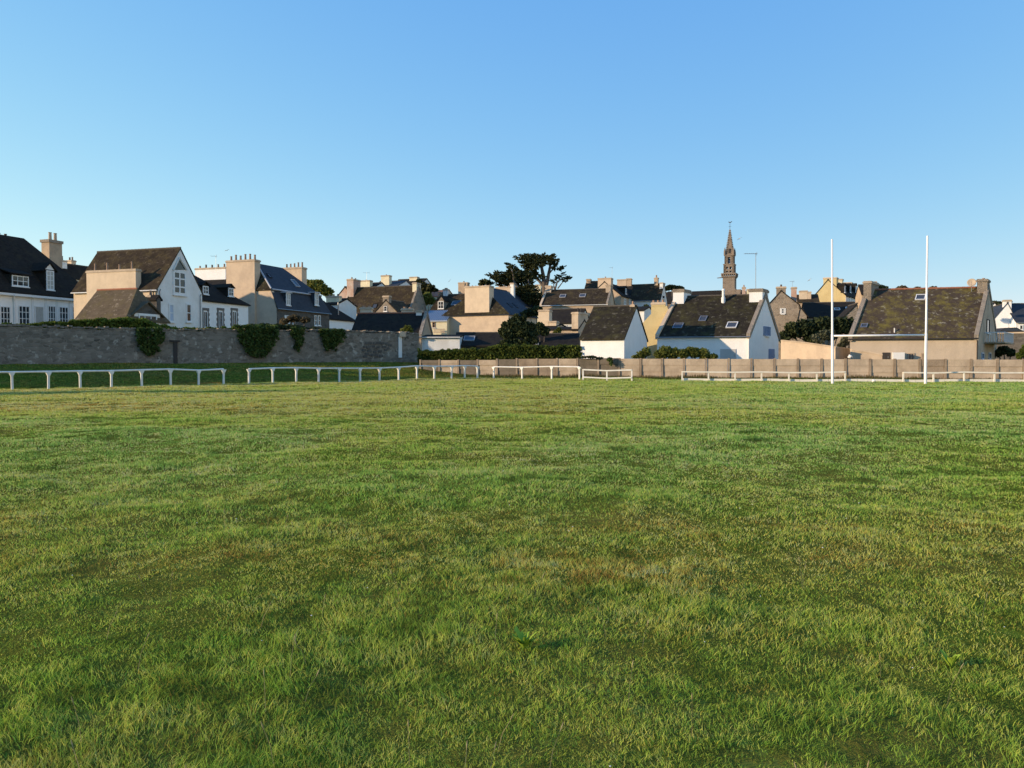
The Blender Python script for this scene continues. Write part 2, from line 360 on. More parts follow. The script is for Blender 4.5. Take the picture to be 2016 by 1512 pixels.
class House:
    """corner C (photo column cx, distance d); front runs left from C to column xl, side runs back from C to column xr; th turns the plan"""
    def __init__(s, name, label, cx, d, th, xl=None, L=None, xr=None, W=None, cat='house', group=None, base=None, thv=None):
        thv = R(th if thv is None else thv); th = R(th); s.U = Vector((math.cos(th), -math.sin(th), 0)); s.V = Vector((math.sin(thv), math.cos(thv), 0))
        k = ray(cx, 650)[0]; s.C = Vector((k*d, d, 0))
        if L is None: k = ray(xl, 650)[0]; L = (s.C.x-k*s.C.y)/(s.U.x-k*s.U.y)
        if W is None: k = ray(xr, 650)[0]; W = (k*s.C.y-s.C.x)/(s.V.x-k*s.V.y)
        s.L, s.W = L, W; s.A = s.C-s.U*L
        print('DIM %-26s L %.1f W %.1f' % (name+' '+str(cx), L, W))
        cen = s.A+s.U*L/2+s.V*W/2
        s.z0 = (gzf(cen.x, cen.y) if base is None else base)
        s.root = thing(name, (cen.x, cen.y, s.z0), label, cat, group)
        s.front = Plane(s.A, s.U, Z, Vector((-math.sin(th), -math.cos(th), 0))); s.side = Plane(s.C, s.V, Z, Vector((math.cos(thv), -math.sin(thv), 0)))
        s.back = s.z0-.8
    def P(s, u, v, z): q = s.A+s.U*u+s.V*v; return Vector((q.x, q.y, z))
    def z(s, py, u, v): return zat(py, s.P(u, v, 0).y)
    def build(s, ye=None, yr=None, ze=None, zr=None, ridge='u', h0=0, h1=0, wall='white', roof='slate', ov=.18, vg=.08, rb=.5, tk=.13, rt='ridge', gutter=True, yr_u=None):
        L, W = s.L, s.W
        if ze is None: ze = s.z(ye, L, 0)
        if ridge == 'u': A, B = L, W; f = lambda a, b, z: s.P(a, b, z)
        else: A, B = W, L; f = lambda a, b, z: s.P(b, a, z)
        if zr is None:
            zr = s.z(yr, L, W*rb) if ridge == 'u' else s.z(yr, L*rb, h0)
        s.ze, s.zr, s.ridge, s.rb = ze, zr, ridge, rb; rbB = B*rb
        w_ = MB(); w_.prism([s.P(0, 0, s.back), s.P(L, 0, s.back), s.P(L, W, s.back), s.P(0, W, s.back)], (0, 0, ze-s.back))
        for (end, hip) in ((0, h0), (1, h1)):
            if hip == 0:
                a = 0 if end == 0 else A-.35
                w_.prism([f(a, 0.001, ze), f(a, B-.001, ze), f(a, rbB, zr)], f(a+.35, 0, 0)-f(a, 0, 0))
        s.wallo = w_.build('wall', wall, s.root)
        s1 = (zr-ze)/rbB; s2 = (zr-ze)/(B-rbB); up = .04
        a0 = -vg if h0 == 0 else -ov; a1 = A+vg if h1 == 0 else A+ov
        r0 = -vg if h0 == 0 else h0; r1 = A+vg if h1 == 0 else A-h1
        e0 = ze-ov*s1+up; e1 = ze-ov*s2+up; zt = zr+up
        m_ = MB()
        m_.prism([f(a0, -ov, e0), f(a1, -ov, e0), f(r1, rbB, zt), f(r0, rbB, zt)], (0, 0, -tk) if False else (0, 0, tk))
        m_.prism([f(a0, B+ov, e1), f(a1, B+ov, e1), f(r1, rbB, zt), f(r0, rbB, zt)], (0, 0, tk))
        if h0: m_.prism([f(a0, -ov, e0), f(a0, B+ov, e1), f(r0, rbB, zt)], (0, 0, tk))
        if h1: m_.prism([f(a1, -ov, e0), f(a1, B+ov, e1), f(r1, rbB, zt)], (0, 0, tk))
        s.roofo = m_.build('roof', roof, s.root)
        if rt:
            n = max(3, int(abs(r1-r0)/.4)); q = MB()
            for i in range(n):
                p0 = f(r0+(r1-r0)*i/n, rbB, zt+tk-.02); p1 = f(r0+(r1-r0)*(i+.97)/n, rbB, zt+tk-.02)
                q.tube([p0, p1], [.11, .095], 6)
            q.build('ridge_tiles', rt, s.root)
        if gutter:
            q = MB(); q.tube([f(a0, -ov-.05, e0+.02), f(a1, -ov-.05, e0+.02)], .055, 6); q.build('gutter', gutter if isinstance(gutter, str) else 'metal', s.root)
        # roof planes for skylights and dormers: the slope seen from the front / from the side
        if ridge == 'u':
            e2 = Vector((s.V.x, s.V.y, s1)).normalized(); s.slope = Plane(s.P(0, 0, ze+up+tk), s.U, e2, s.U.cross(e2).normalized())
        else:
            e2 = Vector((-s.U.x, -s.U.y, s2)).normalized(); n_ = s.V.cross(e2).normalized(); n_ = n_ if n_.z > 0 else -n_
            s.slope = Plane(s.P(L, 0, ze+up+tk), s.V, e2, n_)
        if s.slope.n.z < 0: s.slope.n = -s.slope.n
        return s
    def stack(s, where, y1, mat='peach', w=1.6, t=.65, pots=0, off=0, z0=None, x0=None, x1=None, **k):
        """chimney straddling the ridge on a gable end: 'right' / 'left' (ridge u) or 'front' / 'back' (ridge v)"""
        L, W = s.L, s.W
        if z0 is None: z0 = s.ze+.15
        if where in ('right', 'left'):
            c = W*s.rb+off; u0, u1 = (L-t+.012, L+.012) if where == 'right' else (-.012, t-.012)
            v0, v1 = c-w/2, c+w/2; al = 'v'; z1 = s.z(y1, (u0+u1)/2, v0)
        else:
            c = L*s.rb+off; v0, v1 = (-.012, t-.012) if where == 'front' else (W-t+.012, W+.012)
            if x0 is not None: u0 = s.front.hit(x0, y1)[0]; u1 = s.front.hit(x1, y1)[0]
            else: u0, u1 = c-w/2, c+w/2
            al = 'u'; z1 = s.z(y1, (u0+u1)/2, v0)
        return chimney(s.root, s.A, s.U, s.V, u0, u1, v0, v1, z0, z1, mat, pots, along=al, **k)
    def box_stack(s, x0, x1, y1, v0, v1, mat, z0=None, pots=0, **k):
        """chimney whose front face, at depth v0, spans photo columns x0..x1"""
        pl = Plane(s.P(0, v0, 0), s.U, Z, -s.V); u0 = pl.hit(x0, y1)[0]; u1 = pl.hit(x1, y1)[0]
        return chimney(s.root, s.A, s.U, s.V, u0, u1, v0, v1, s.ze if z0 is None else z0, s.z(y1, u0, v0), mat, pots, **k)
    def coping(s, where, mat='concrete', wd=.32, h=.2):
        u0, u1 = (s.L-wd+.1, s.L+.1) if where == 'right' else (-.1, wd-.1)
        B = s.W; c = B*s.rb; q = MB(); up = .04+.13
        for (b0, z0, b1, z1) in ((-.2, s.ze-.2*(s.zr-s.ze)/c, c, s.zr), (B+.2, s.ze-.2*(s.zr-s.ze)/(B-c), c, s.zr)):
            q.prism([s.P(u0, b0, z0+up-.25), s.P(u0, b1, z1+up-.25), s.P(u0, b1, z1+up+h), s.P(u0, b0, z0+up+h)], s.U*(u1-u0))
        return q.build('coping', mat, s.root)
    def downpipe(s, px, pl=None, y0=None, mat='metal', r=.045):
        pl = pl or s.front; a = pl.hit(px, 680)[0]; q = MB()
        q.tube([pl.pt(a, s.back, .09), pl.pt(a, s.ze-.25, .09), pl.pt(a, s.ze-.05, .18)], r, 6); return q.build('downpipe', mat, s.root)
    def dormer(s, pl_x, pl_y0, pl_y1, wd, out, roof='slate', cheek='slate', pane='glass', frame='frame', on='slope', fwd=None, rise=.35, bars=(1, 1)):
        """gabled dormer standing on the slope; px column of its middle, upper/lower photo rows of its window"""
        S = s.slope; a, b = S.hit(pl_x, pl_y1); base = S.pt(a, b)
        e1 = S.e1; o = Vector((S.n.x, S.n.y, 0)).normalized()     # outward horizontal
        z1 = zat(pl_y0, (base+o*out).y); z0 = base.z
        z1 = max(z1, z0+.6); sl = abs(S.e2.z)/math.hypot(S.e2.x, S.e2.y); dep = (z1-z0)/sl+.3
        p = base+o*out*.2; p.z = z0
        f = MB(); f.box(p-e1*wd/2, e1*wd, -o*dep, Z*(z1-z0)); d = f.build('dormer', cheek, s.root)
        dd = dep+rise/sl+.2
        r = MB()
        for sg in (-1, 1):
            q0 = p+e1*sg*(wd/2+.12)+o*.15; q0.z = z1-.06; q1 = p+o*.15; q1.z = z1+rise
            r.prism([q0, q1, q1-o*dd, q0-o*dd], (0, 0, .07))
        r.build('dormer_roof', roof, d)
        g = MB(); g.prism([p-e1*(wd/2)+Z*(z1-z0), p+e1*(wd/2)+Z*(z1-z0), p+Z*(z1-z0+rise-.03)], -o*.12); g.build('dormer_gable', cheek, d)
        pl = Plane(Vector((p.x, p.y, 0))-e1*wd/2, e1, Z, o)
        W_ = window(d, pl, 0, 0, 0, 0, frame, pane, bars, 'dormer_window', .09, metres=(.08, wd-.08, z0+.08, z1-.05))
        return d

# ------------------------------------------------------------------ ground sheet
def axis(segs):
    o = []
    for a, b, st in segs: o += list(np.arange(a, b, st))
    return np.array(o+[segs[-1][1]])
gx = axis([(-4000, -400, 400), (-400, -80, 40), (-80, -30, 2), (-30, -9, .6), (-9, 9, .22), (9, 30, .6), (30, 80, 2), (80, 400, 40), (400, 4000, 400)])
gy = axis([(-1000, -100, 200), (-100, -10, 15), (-10, 0, 2), (0, 14, .22), (14, 40, .5), (40, 100, .7), (100, 400, 20), (400, 6000, 400)])
XX, YY = np.meshgrid(gx, gy); ZZ = gz(XX, YY)
nx, ny = len(gx), len(gy)
vs = np.stack([XX.ravel(), YY.ravel(), ZZ.ravel()], 1)
ii = (np.arange(ny-1)[:, None]*nx+np.arange(nx-1)[None]).ravel()
idx = np.stack([ii, ii+1, ii+1+nx, ii+nx], 1).ravel()
m, t, b = nmat('turf_soil'); v = coords(t)
f1 = noise(t, v, .35, 8, .7, .4, .62); f2 = noise(t, v, 5, 6, .7, .4, .65)
k = mixc(t, f1, (.11, .15, .018), (.17, .16, .035)); k = mixc(t, mul(t, f2, .5), k, (.075, .06, .016))
t.links.new(k, b.inputs['Base Color']); b.inputs['Roughness'].default_value = 1; b.inputs['Specular IOR Level'].default_value = 0; bump(t, b, f2, .8, .05)
tag(big_mesh('ground', vs, np.full(len(ii), 4), idx, m), 'grassy playing field rising gently to the walls and village', None, None, 'structure')

# ------------------------------------------------------------------ grass blades (uncountable: one object)
def dryness(x, y):
    d = .42*(n1(x+40, y+13, 1.6)-.5)+.35*(n3(x, y, 7.3)-.5)+.45*(n4(x, y, .4)-.5)+.28
    def blob(cx, cy, rx, ry, a): return a*np.exp(-((x-cx)/rx)**2-((y-cy)/ry)**2)
    d = d+blob(-.6, 6.4, 1.7, .5, .48)+blob(.9, 5.9, 1.2, .35, .3)+blob(2.9, 7.0, 2.3, 1.0, .26)+blob(1.2, 7.9, 2.6, .5, .18)+blob(4.6, 9.5, 2.6, .8, .2)+blob(-1.7, 5.0, .9, .25, .2)+blob(-19, 26, 11, 2.2, .7)+blob(-12, 33, 14, 3, .25)+blob(-3, 31, 9, 1.6, .25)
    s = (x-R0[0])*-.681+(y-R0[1])*.733
    d = d+.6*np.exp(-((s+2.2)/2.2)**2)*(1-ss(-.1, .1, x/np.maximum(y, 1)))
    u = x/np.maximum(y, 1)
    d = d-.17*ss(7.5, 10.5, y)*(1-ss(19, 25, y))+.20*ss(21, 27, y)*(1-ss(-.05, .3, u))-.12*ss(24, 34, y)*ss(.1, .3, u)
    return d
def scatter_grass():
    dmin, dmax, ex, rho = 2.6, 84.0, 1.42, 9000.0
    half = .80
    Kc = rho*3.5**ex*2*half
    ncount = int(Kc*(dmax**(2-ex)-dmin**(2-ex))/(2-ex)); print('blades', ncount)
    u = rng.random(ncount); d = (dmin**(2-ex)+u*(dmax**(2-ex)-dmin**(2-ex)))**(1/(2-ex))
    r = rng.uniform(-half, half, ncount); x = r*d; y = d
    nb = int(rho*3.5**ex*2*2.2*(dmax**(1-ex)-dmin**(1-ex))/(1-ex)); u = rng.random(nb)      # a margin on both sides
    db = (dmin**(1-ex)+u*(dmax**(1-ex)-dmin**(1-ex)))**(1/(1-ex)); xb = (half*db+rng.uniform(0, 2.2, nb))*np.where(rng.random(nb) < .5, 1, -1)
    x = np.concatenate([x, xb]); y = np.concatenate([y, db]); d = y; ncount = len(x)
    # clumping
    cl = n2(x, y, .16)*.5+n4(x, y, .45)*.5
    keep = rng.random(ncount) < .5+1.0*ss(.25, .6, cl); x, y, d, cl = x[keep], y[keep], d[keep], cl[keep]
    fy = 70/(1+(x/y)*.258)        # nothing grows through the concrete fence
    keep = (y < np.maximum(fy-3.6, 0)) | (x/y < -.05); x, y, d, cl = x[keep], y[keep], d[keep], cl[keep]
    n = len(x)
    dry = dryness(x, y)+rng.normal(0, .2, n)
    lush = n3(x+9, y+5, 1.1)
    big = ss(.5, .8, n4(x+77, y+31, 1.9))*(1-ss(4.5, 9, d)*.7)
    tuft = n4(x+3, y+8, .13)*.6+n2(x, y+50, .3)*.4
    h = (.017+.017*lush+.014*big)*(1+.5*ss(12, 30, d))*rng.uniform(.55, 1.35, n)*(.25+1.5*tuft)*np.where(dry > .62, .8, 1)
    h *= np.where(rng.random(n) < .012, 1.7, 1)
    w_ = .0015*(d/3.5)**.84*rng.uniform(.7, 1.4, n)
    h = h*(1+.006*d)
    zb = gz(x, y)-.004
    az = 4*np.pi*n1(x+7, y+3, .09)+rng.normal(0, 1.2, n); face = rng.uniform(0, 2*np.pi, n)
    lean = h*rng.uniform(.25, 1.25, n); bx, by = np.cos(az)*lean+.25*h*(n1(x, y, .9)-.3), np.sin(az)*lean
    fx, fy_ = np.cos(face)*w_, np.sin(face)*w_
    V = np.empty((n, 5, 3)); z1 = zb+h*.55; z2 = zb+h*rng.uniform(.82, 1.05, n)
    V[:, 0] = np.stack([x-fx, y-fy_, zb], 1); V[:, 1] = np.stack([x+fx, y+fy_, zb], 1)
    V[:, 2] = np.stack([x+bx*.35+fx*.8, y+by*.35+fy_*.8, z1], 1); V[:, 3] = np.stack([x+bx*.35-fx*.8, y+by*.35-fy_*.8, z1], 1)
    V[:, 4] = np.stack([x+bx, y+by, z2], 1)
    i0 = np.arange(n)[:, None]*5
    idx = np.concatenate([i0+0, i0+1, i0+2, i0+3, i0+3, i0+2, i0+4], 1).ravel()
    fn = np.tile([4, 3], n)
    g_lush = np.array([.28, .46, .065]); g_mid = np.array([.38, .53, .080]); g_yel = np.array([.56, .53, .11]); g_dry = np.array([.78, .50, .13]); g_blue = np.array([.23, .48, .13])
    tt = np.clip(dry, 0, 1)[:, None]
    c = np.where(tt < .3, g_lush+(g_mid-g_lush)*tt/.3, np.where(tt < .55, g_mid+(g_yel-g_mid)*(tt-.3)/.25, g_yel+(g_dry-g_yel)*np.clip((tt-.55)/.2, 0, 1)))
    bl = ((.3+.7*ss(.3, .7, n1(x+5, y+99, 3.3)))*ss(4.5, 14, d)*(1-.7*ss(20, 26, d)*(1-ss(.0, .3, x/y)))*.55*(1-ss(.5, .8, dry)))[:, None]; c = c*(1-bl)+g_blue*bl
    bank = ss(.2, 1.5, (x-R0[0])*-.681+(y-R0[1])*.733)*(x/y < 0)  # mask that darkens the bank's blades, its shade put into their colour
    dk = ss(.62, .85, n3(x+31, y*.8+12, .26))*.4+ss(.6, .9, n1(x+60, y+2, .8))*.12+ss(.58, .78, n2(x*.45+9, y+44, .55))*.34*ss(7, 12, d)*(1-ss(24, 34, d))
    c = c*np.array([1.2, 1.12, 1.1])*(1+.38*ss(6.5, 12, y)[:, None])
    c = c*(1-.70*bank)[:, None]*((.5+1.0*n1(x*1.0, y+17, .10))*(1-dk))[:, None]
    c = c*rng.uniform(.45, 1.6, (n, 1))*(1+rng.normal(0, .06, (n, 3)))
    C4 = np.ones((n, 5, 4)); C4[:, :, :3] = np.clip(c, .004, .6)[:, None, :]
    m, t, b = nmat('grass_blade'); a = N(t, 'ShaderNodeAttribute', attribute_name='blade_colour')
    t.links.new(a.outputs['Color'], b.inputs['Base Color']); b.inputs['Roughness'].default_value = .7; b.inputs['Specular IOR Level'].default_value = .02
    tr = t.nodes.new('ShaderNodeBsdfTranslucent'); mx = t.nodes.new('ShaderNodeMixShader'); mx.inputs[0].default_value = .48
    t.links.new(a.outputs['Color'], tr.inputs[0]); t.links.new(b.outputs[0], mx.inputs[1]); t.links.new(tr.outputs[0], mx.inputs[2])
    t.links.new(mx.outputs[0], t.nodes['Material Output'].inputs[0])
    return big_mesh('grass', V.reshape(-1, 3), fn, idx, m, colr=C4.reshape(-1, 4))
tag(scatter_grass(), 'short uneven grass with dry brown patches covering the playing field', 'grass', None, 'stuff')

# ------------------------------------------------------------------ foliage helpers
def leaf_mesh(name, P, size, mat, parent=None, origin=(0, 0, 0), tone=None, stretch=1.0, direc=None, jitter=1.0):
    n = len(P); a = rng.normal(size=(n, 3))
    if direc is not None: a = direc+a*.35*jitter
    a /= np.linalg.norm(a, axis=1)[:, None]+1e-9
    b_ = rng.normal(size=(n, 3)); b_ -= (b_*a).sum(1)[:, None]*a; b_ /= np.linalg.norm(b_, axis=1)[:, None]+1e-9
    s = size*rng.uniform(.6, 1.3, n)[:, None]
    A = a*s*stretch; B = b_*s*.5
    V = np.stack([P-A*.5, P+B*.8-A*.05, P+A*.6, P-B*.8+A*.05], 1).reshape(-1, 3)
    if tone is None: tone = rng.random(n)
    tone = np.clip(tone, 0, 1)
    return big_mesh(name, V, np.full(n, 4), np.arange(4*n), mat, tone=np.repeat(tone, 4), origin=origin, parent=parent)
def blob_pts(blobs, n, shell=.55):
    """blobs: (centre, (rx,ry,rz), weight)"""
    ws = np.array([b[2] if len(b) > 2 else b[1][0]*b[1][2] for b in blobs], float); ws /= ws.sum()
    ch = rng.choice(len(blobs), n, p=ws); C = np.array([tuple(b[0]) for b in blobs])[ch]; Rr = np.array([b[1] for b in blobs])[ch]
    d = rng.normal(size=(n, 3)); d /= np.linalg.norm(d, axis=1)[:, None]
    r = (shell+(1-shell)*rng.random(n))[:, None]*rng.uniform(.75, 1.12, n)[:, None]
    return C+d*Rr*r, d, ch
def px_blobs(lst, Y, dep=.8):
    out = []
    for q in lst:
        px, py, rx, ry = q[:4]; yy = Y+(q[4] if len(q) > 4 else 0); k = yy/F
        out.append((at(px, py, yy), (rx*k, max(rx, ry)*k*dep, ry*k)))
    return out
def bush(name, label, cat, lst, Y, n, size, mat, dep=.8, trunk=True, group=None, tone_n=1.2, shell=.45, base_py=None):
    B = px_blobs(lst, Y, dep); cx = sum(b[0].x for b in B)/len(B); cy = sum(b[0].y for b in B)/len(B); g = gzf(cx, cy)
    root = thing(name, (cx, cy, g), label, cat, group)
    P, d, ch = blob_pts(B, n, shell)
    tn = .5*rng.random(n)+.5*rng.random(len(B))[ch]
    leaf_mesh('foliage', P, size, mat, root, tone=tn)
    if trunk:
        q = MB()
        for b in B:
            c = b[0]; st = Vector((cx+(c.x-cx)*.3, cy+(c.y-cy)*.3, g-.2)); mid = (st+c)/2+Vector((.1, 0, .1))
            q.tube([st, mid, c], [.10, .07, .03], 6)
        q.build('branches', 'bark', root)
    return root
def hedge(name, label, x0, x1, tops, Y0, Y1, thick, zb, n, size, mat, group=None, cat='hedge', core=True):
    """clipped or loose hedge between photo columns; tops = [(px,py)] outline of the crest"""
    ps = [at(px, py, Y0+(Y1-Y0)*(px-x0)/(x1-x0)) for px, py in tops]
    mid = ps[len(ps)//2]; root = thing(name, (mid.x, mid.y, zb), label, cat, group)
    t_ = np.array([p.x for p in ps]); yy = np.array([p.y for p in ps]); zz = np.array([p.z for p in ps])
    X = rng.uniform(t_[0], t_[-1], n); Yc = np.interp(X, t_, yy); Zt = np.interp(X, t_, zz)
    Zt = Zt+.22*(n1(X*3, Yc, .8)-.6)+.1*(n2(X, Yc, .23)-.5)
    side = rng.random(n); H = Zt-zb
    a = rng.uniform(0, 1, n); top = side < .35
    lump = .25*(n3(X, a*H, .55)-.5)
    off = np.where(top, rng.uniform(-.5, .5, n)*thick, -thick*.5-lump+rng.uniform(-.05, .25, n))
    back = (side > .85); off = np.where(back, thick*.5+lump, off)
    Zp = np.where(top, Zt-.10*rng.random(n)-(np.abs(off/thick)*2)**3*.2, zb+a*H-.05)
    P = np.stack([X, Yc+off, Zp], 1)
    leaf_mesh('foliage', P, size, mat, root, tone=.5*rng.random(n)+.5*n4(X, Zp, .5))
    if core:
        q = MB()
        for i in range(len(ps)-1):
            p, r_ = ps[i], ps[i+1]
            a_ = [Vector((p.x, p.y-thick*.36, zb-.3)), Vector((r_.x, r_.y-thick*.36, zb-.3)), Vector((r_.x, r_.y-thick*.36, r_.z-.22)), Vector((p.x, p.y-thick*.36, p.z-.22))]
            q.prism(a_, (0, thick*.72, 0))
        ob = q.build('inner_growth', mat, root)
    return root

# ------------------------------------------------------------------ left rubble garden wall
W0 = Vector((at(-160, 650, 51).x, 51, 0)); W1 = Vector((at(825, 650, 75).x, 75, 0))
A_ = at(0, 650, 55); B_ = at(825, 650, 75); A_.z = 0; B_.z = 0
wd_ = (B_-A_).normalized(); W0 = A_-wd_*22; Lw = (B_-W0).length
wn = Vector((wd_.y, -wd_.x, 0)); wall_pl = Plane(W0, wd_, Z, wn)
wr = thing('garden_wall', (W0.x, W0.y, gzf(W0.x, W0.y)), 'long shaded rubble stone wall behind the grass bank on the left', 'wall')
def wall_top(a):                           # crest row on the photograph, sampled
    p = W0+wd_*a; px = 1008+F*p.x/p.y
    if px < 0: return zat(641, A_.y)
    py = np.interp(px, [-200, 0, 300, 500, 640, 760, 825], [641, 642, 650, 651, 652, 655, 658]); return zat(float(py), p.y)
q = MB(); n = 110
for i in range(n):
    a, c = Lw*i/n, Lw*(i+1)/n; j0 = random.uniform(-.09, .06)
    p, r_ = W0+wd_*a, W0+wd_*c
    zt0, zt1 = wall_top(a)+j0, wall_top(c)+j0
    b0, b1 = gzf(p.x, p.y)-.6, gzf(r_.x, r_.y)-.6
    q.prism([Vector((p.x, p.y, b0)), Vector((r_.x, r_.y, b1)), Vector((r_.x, r_.y, zt1)), Vector((p.x, p.y, zt0))], -wn*.5)
q.build('masonry', 'stonewall', wr)
q = MB()
for i in range(210):
    a = Lw*i/210; zt = wall_top(a+.1)+random.uniform(-.02, .08); wall_pl.slab(q, a+.01, a+Lw/210-.01, zt-.02, zt+random.uniform(.06, .14), -.54, .04)
q.build('coping_stones', 'stonewall', wr)
q = MB(); random.seed(3)                    # patch where the facing has fallen off
for px, py in [(722,676),(729,675),(738,676),(745,675),(753,676),(760,677),(717,683),(725,684),(735,682),(744,684),(756,683),(716,690),(727,691),(738,693),(748,692),(759,689),(722,697),(731,699),(741,699),(750,701),(719,702),(764,686),(768,680)]:
    a, b_ = wall_pl.hit(px, py); wq = random.uniform(.12, .22); wall_pl.slab(q, a-wq, a+wq, b_-.1, b_+.11, .004, .05)
q.build('exposed_stones', 'darkstone', wr)
q = MB(); a, b1 = wall_pl.hit(787, 663); b0 = wall_pl.hit(787, 704)[1]; wall_pl.slab(q, a-.17, a+.17, b0, b1, .004, .1); q.build('white_pilaster', 'white', wr)
q = MB(); wall_pl.slab(q, a-.15, a+.45, b1, b1+.45, .006, .3); q.build('bracket_stone', 'peach', wr)
q = MB(); a, b1 = wall_pl.hit(345, 673); b0 = wall_pl.hit(345, 718)[1]; wall_pl.slab(q, a-.14, a+.14, b0, b1, .004, .09); wall_pl.slab(q, a-.4, a+.3, b1, b1+.12, .004, .14); q.build('boarded_slit', 'dark', wr)
# end pier where the wall meets the low concrete fence
def inpoly(x, y, poly):
    c = np.zeros(len(x), bool); j = len(poly)-1
    for i in range(len(poly)):
        xi, yi = poly[i]; xj, yj = poly[j]
        c ^= ((yi > y) != (yj > y)) & (x < (xj-xi)*(y-yi)/(yj-yi+1e-9)+xi); j = i
    return c
def ivy(label, poly, n, th=.35):
    xs = [p[0] for p in poly]; ys = [p[1] for p in poly]
    cx, cy = sum(xs)/len(xs), min(ys); a, b_ = wall_pl.hit(cx, cy); c = wall_pl.pt(a, b_)
    root = thing('ivy', c, label, 'ivy', 'ivy clumps on the rubble wall')
    X = rng.uniform(min(xs)-3, max(xs)+3, n*3); Y = rng.uniform(min(ys), max(ys), n*3)
    wob = 11*(n1(X, Y, 5)-.5)+6*(n3(X+40, Y, 2)-.5); k = inpoly(X+wob, Y+wob*.7, poly) & (rng.random(len(X)) < .25+1.5*ss(.25, .55, n4(X, Y, 4.5))); X, Y = X[k][:n], Y[k][:n]
    P = []
    for x, y in zip(X, Y):
        a, b_ = wall_pl.hit(x, y); P.append(wall_pl.pt(a, b_, th*random.random()**.6))
    P = np.array([tuple(p) for p in P]); leaf_mesh('leaves', P, .2, 'leaf_ivy', root, tone=.5*rng.random(len(P))+.5*n2(X, Y, 7))
    q = MB(); a0, b0 = wall_pl.hit(cx, max(ys)-4); q.tube([wall_pl.pt(a0, b0, .03), wall_pl.pt(a, b_-.3, .05)], [.03, .05], 5)
    a1 = wall_pl.hit(min(xs)+8, min(ys)+8); a2 = wall_pl.hit(max(xs)-8, min(ys)+8)
    q.tube([wall_pl.pt(a0, (b0+b_)/2, .04), wall_pl.pt(a1[0], a1[1], .05)], [.03, .02], 5); q.tube([wall_pl.pt(a0, (b0+b_)/2, .04), wall_pl.pt(a2[0], a2[1], .05)], [.03, .02], 5)
    q.build('stems', 'bark', root)
ivy('dark ivy clump hanging down the wall left of the boarded slit', [(268,645),(320,645),(320,662),(312,680),(305,692),(290,700),(278,690),(268,672)], 1500)
ivy('largest dark ivy clump hanging on the rubble wall', [(460,640),(545,640),(543,665),(535,682),(522,704),(500,702),(480,692),(470,668)], 3000)
ivy('narrow ivy clump between the largest one and the round one', [(570,645),(598,645),(594,668),(584,692),(578,680),(572,662)], 800)
ivy('rounded ivy clump nearest to the gappy stone patch', [(628,648),(678,648),(674,668),(664,680),(644,692),(632,672)], 1500)
hedge('hedge', 'yellow green hedge growing along the crest of the rubble wall', 0, 470,
      [(-60, 640), (20, 639), (100, 634), (150, 630), (200, 627), (250, 626), (285, 628), (310, 640), (350, 645), (400, 647), (470, 643)], 56.5, 66.2, 1.2, 3.4, 12000, .2, 'leaf_hedge')
hedge('hedge', 'dark green hedge on the wall in front of the mansard house', 470, 700,
      [(430, 648), (470, 643), (510, 638), (545, 637), (580, 640), (620, 645), (650, 646), (675, 650), (700, 655)], 66.5, 73.5, 1.2, 3.5, 7000, .2, 'leaf_dark')
bush('shrub', 'brown feathery shrub behind the wall below the mansard roof', 'shrub', [(560, 632, 10, 6), (580, 627, 14, 7), (600, 630, 12, 6)], 74, 1800, .22, 'leaf_dry')
bush('shrub', 'small spiky green shrub on the wall near its right end', 'shrub', [(796, 652, 8, 7), (806, 650, 7, 9), (800, 645, 5, 5)], 75.6, 900, .22, 'leaf_olive')

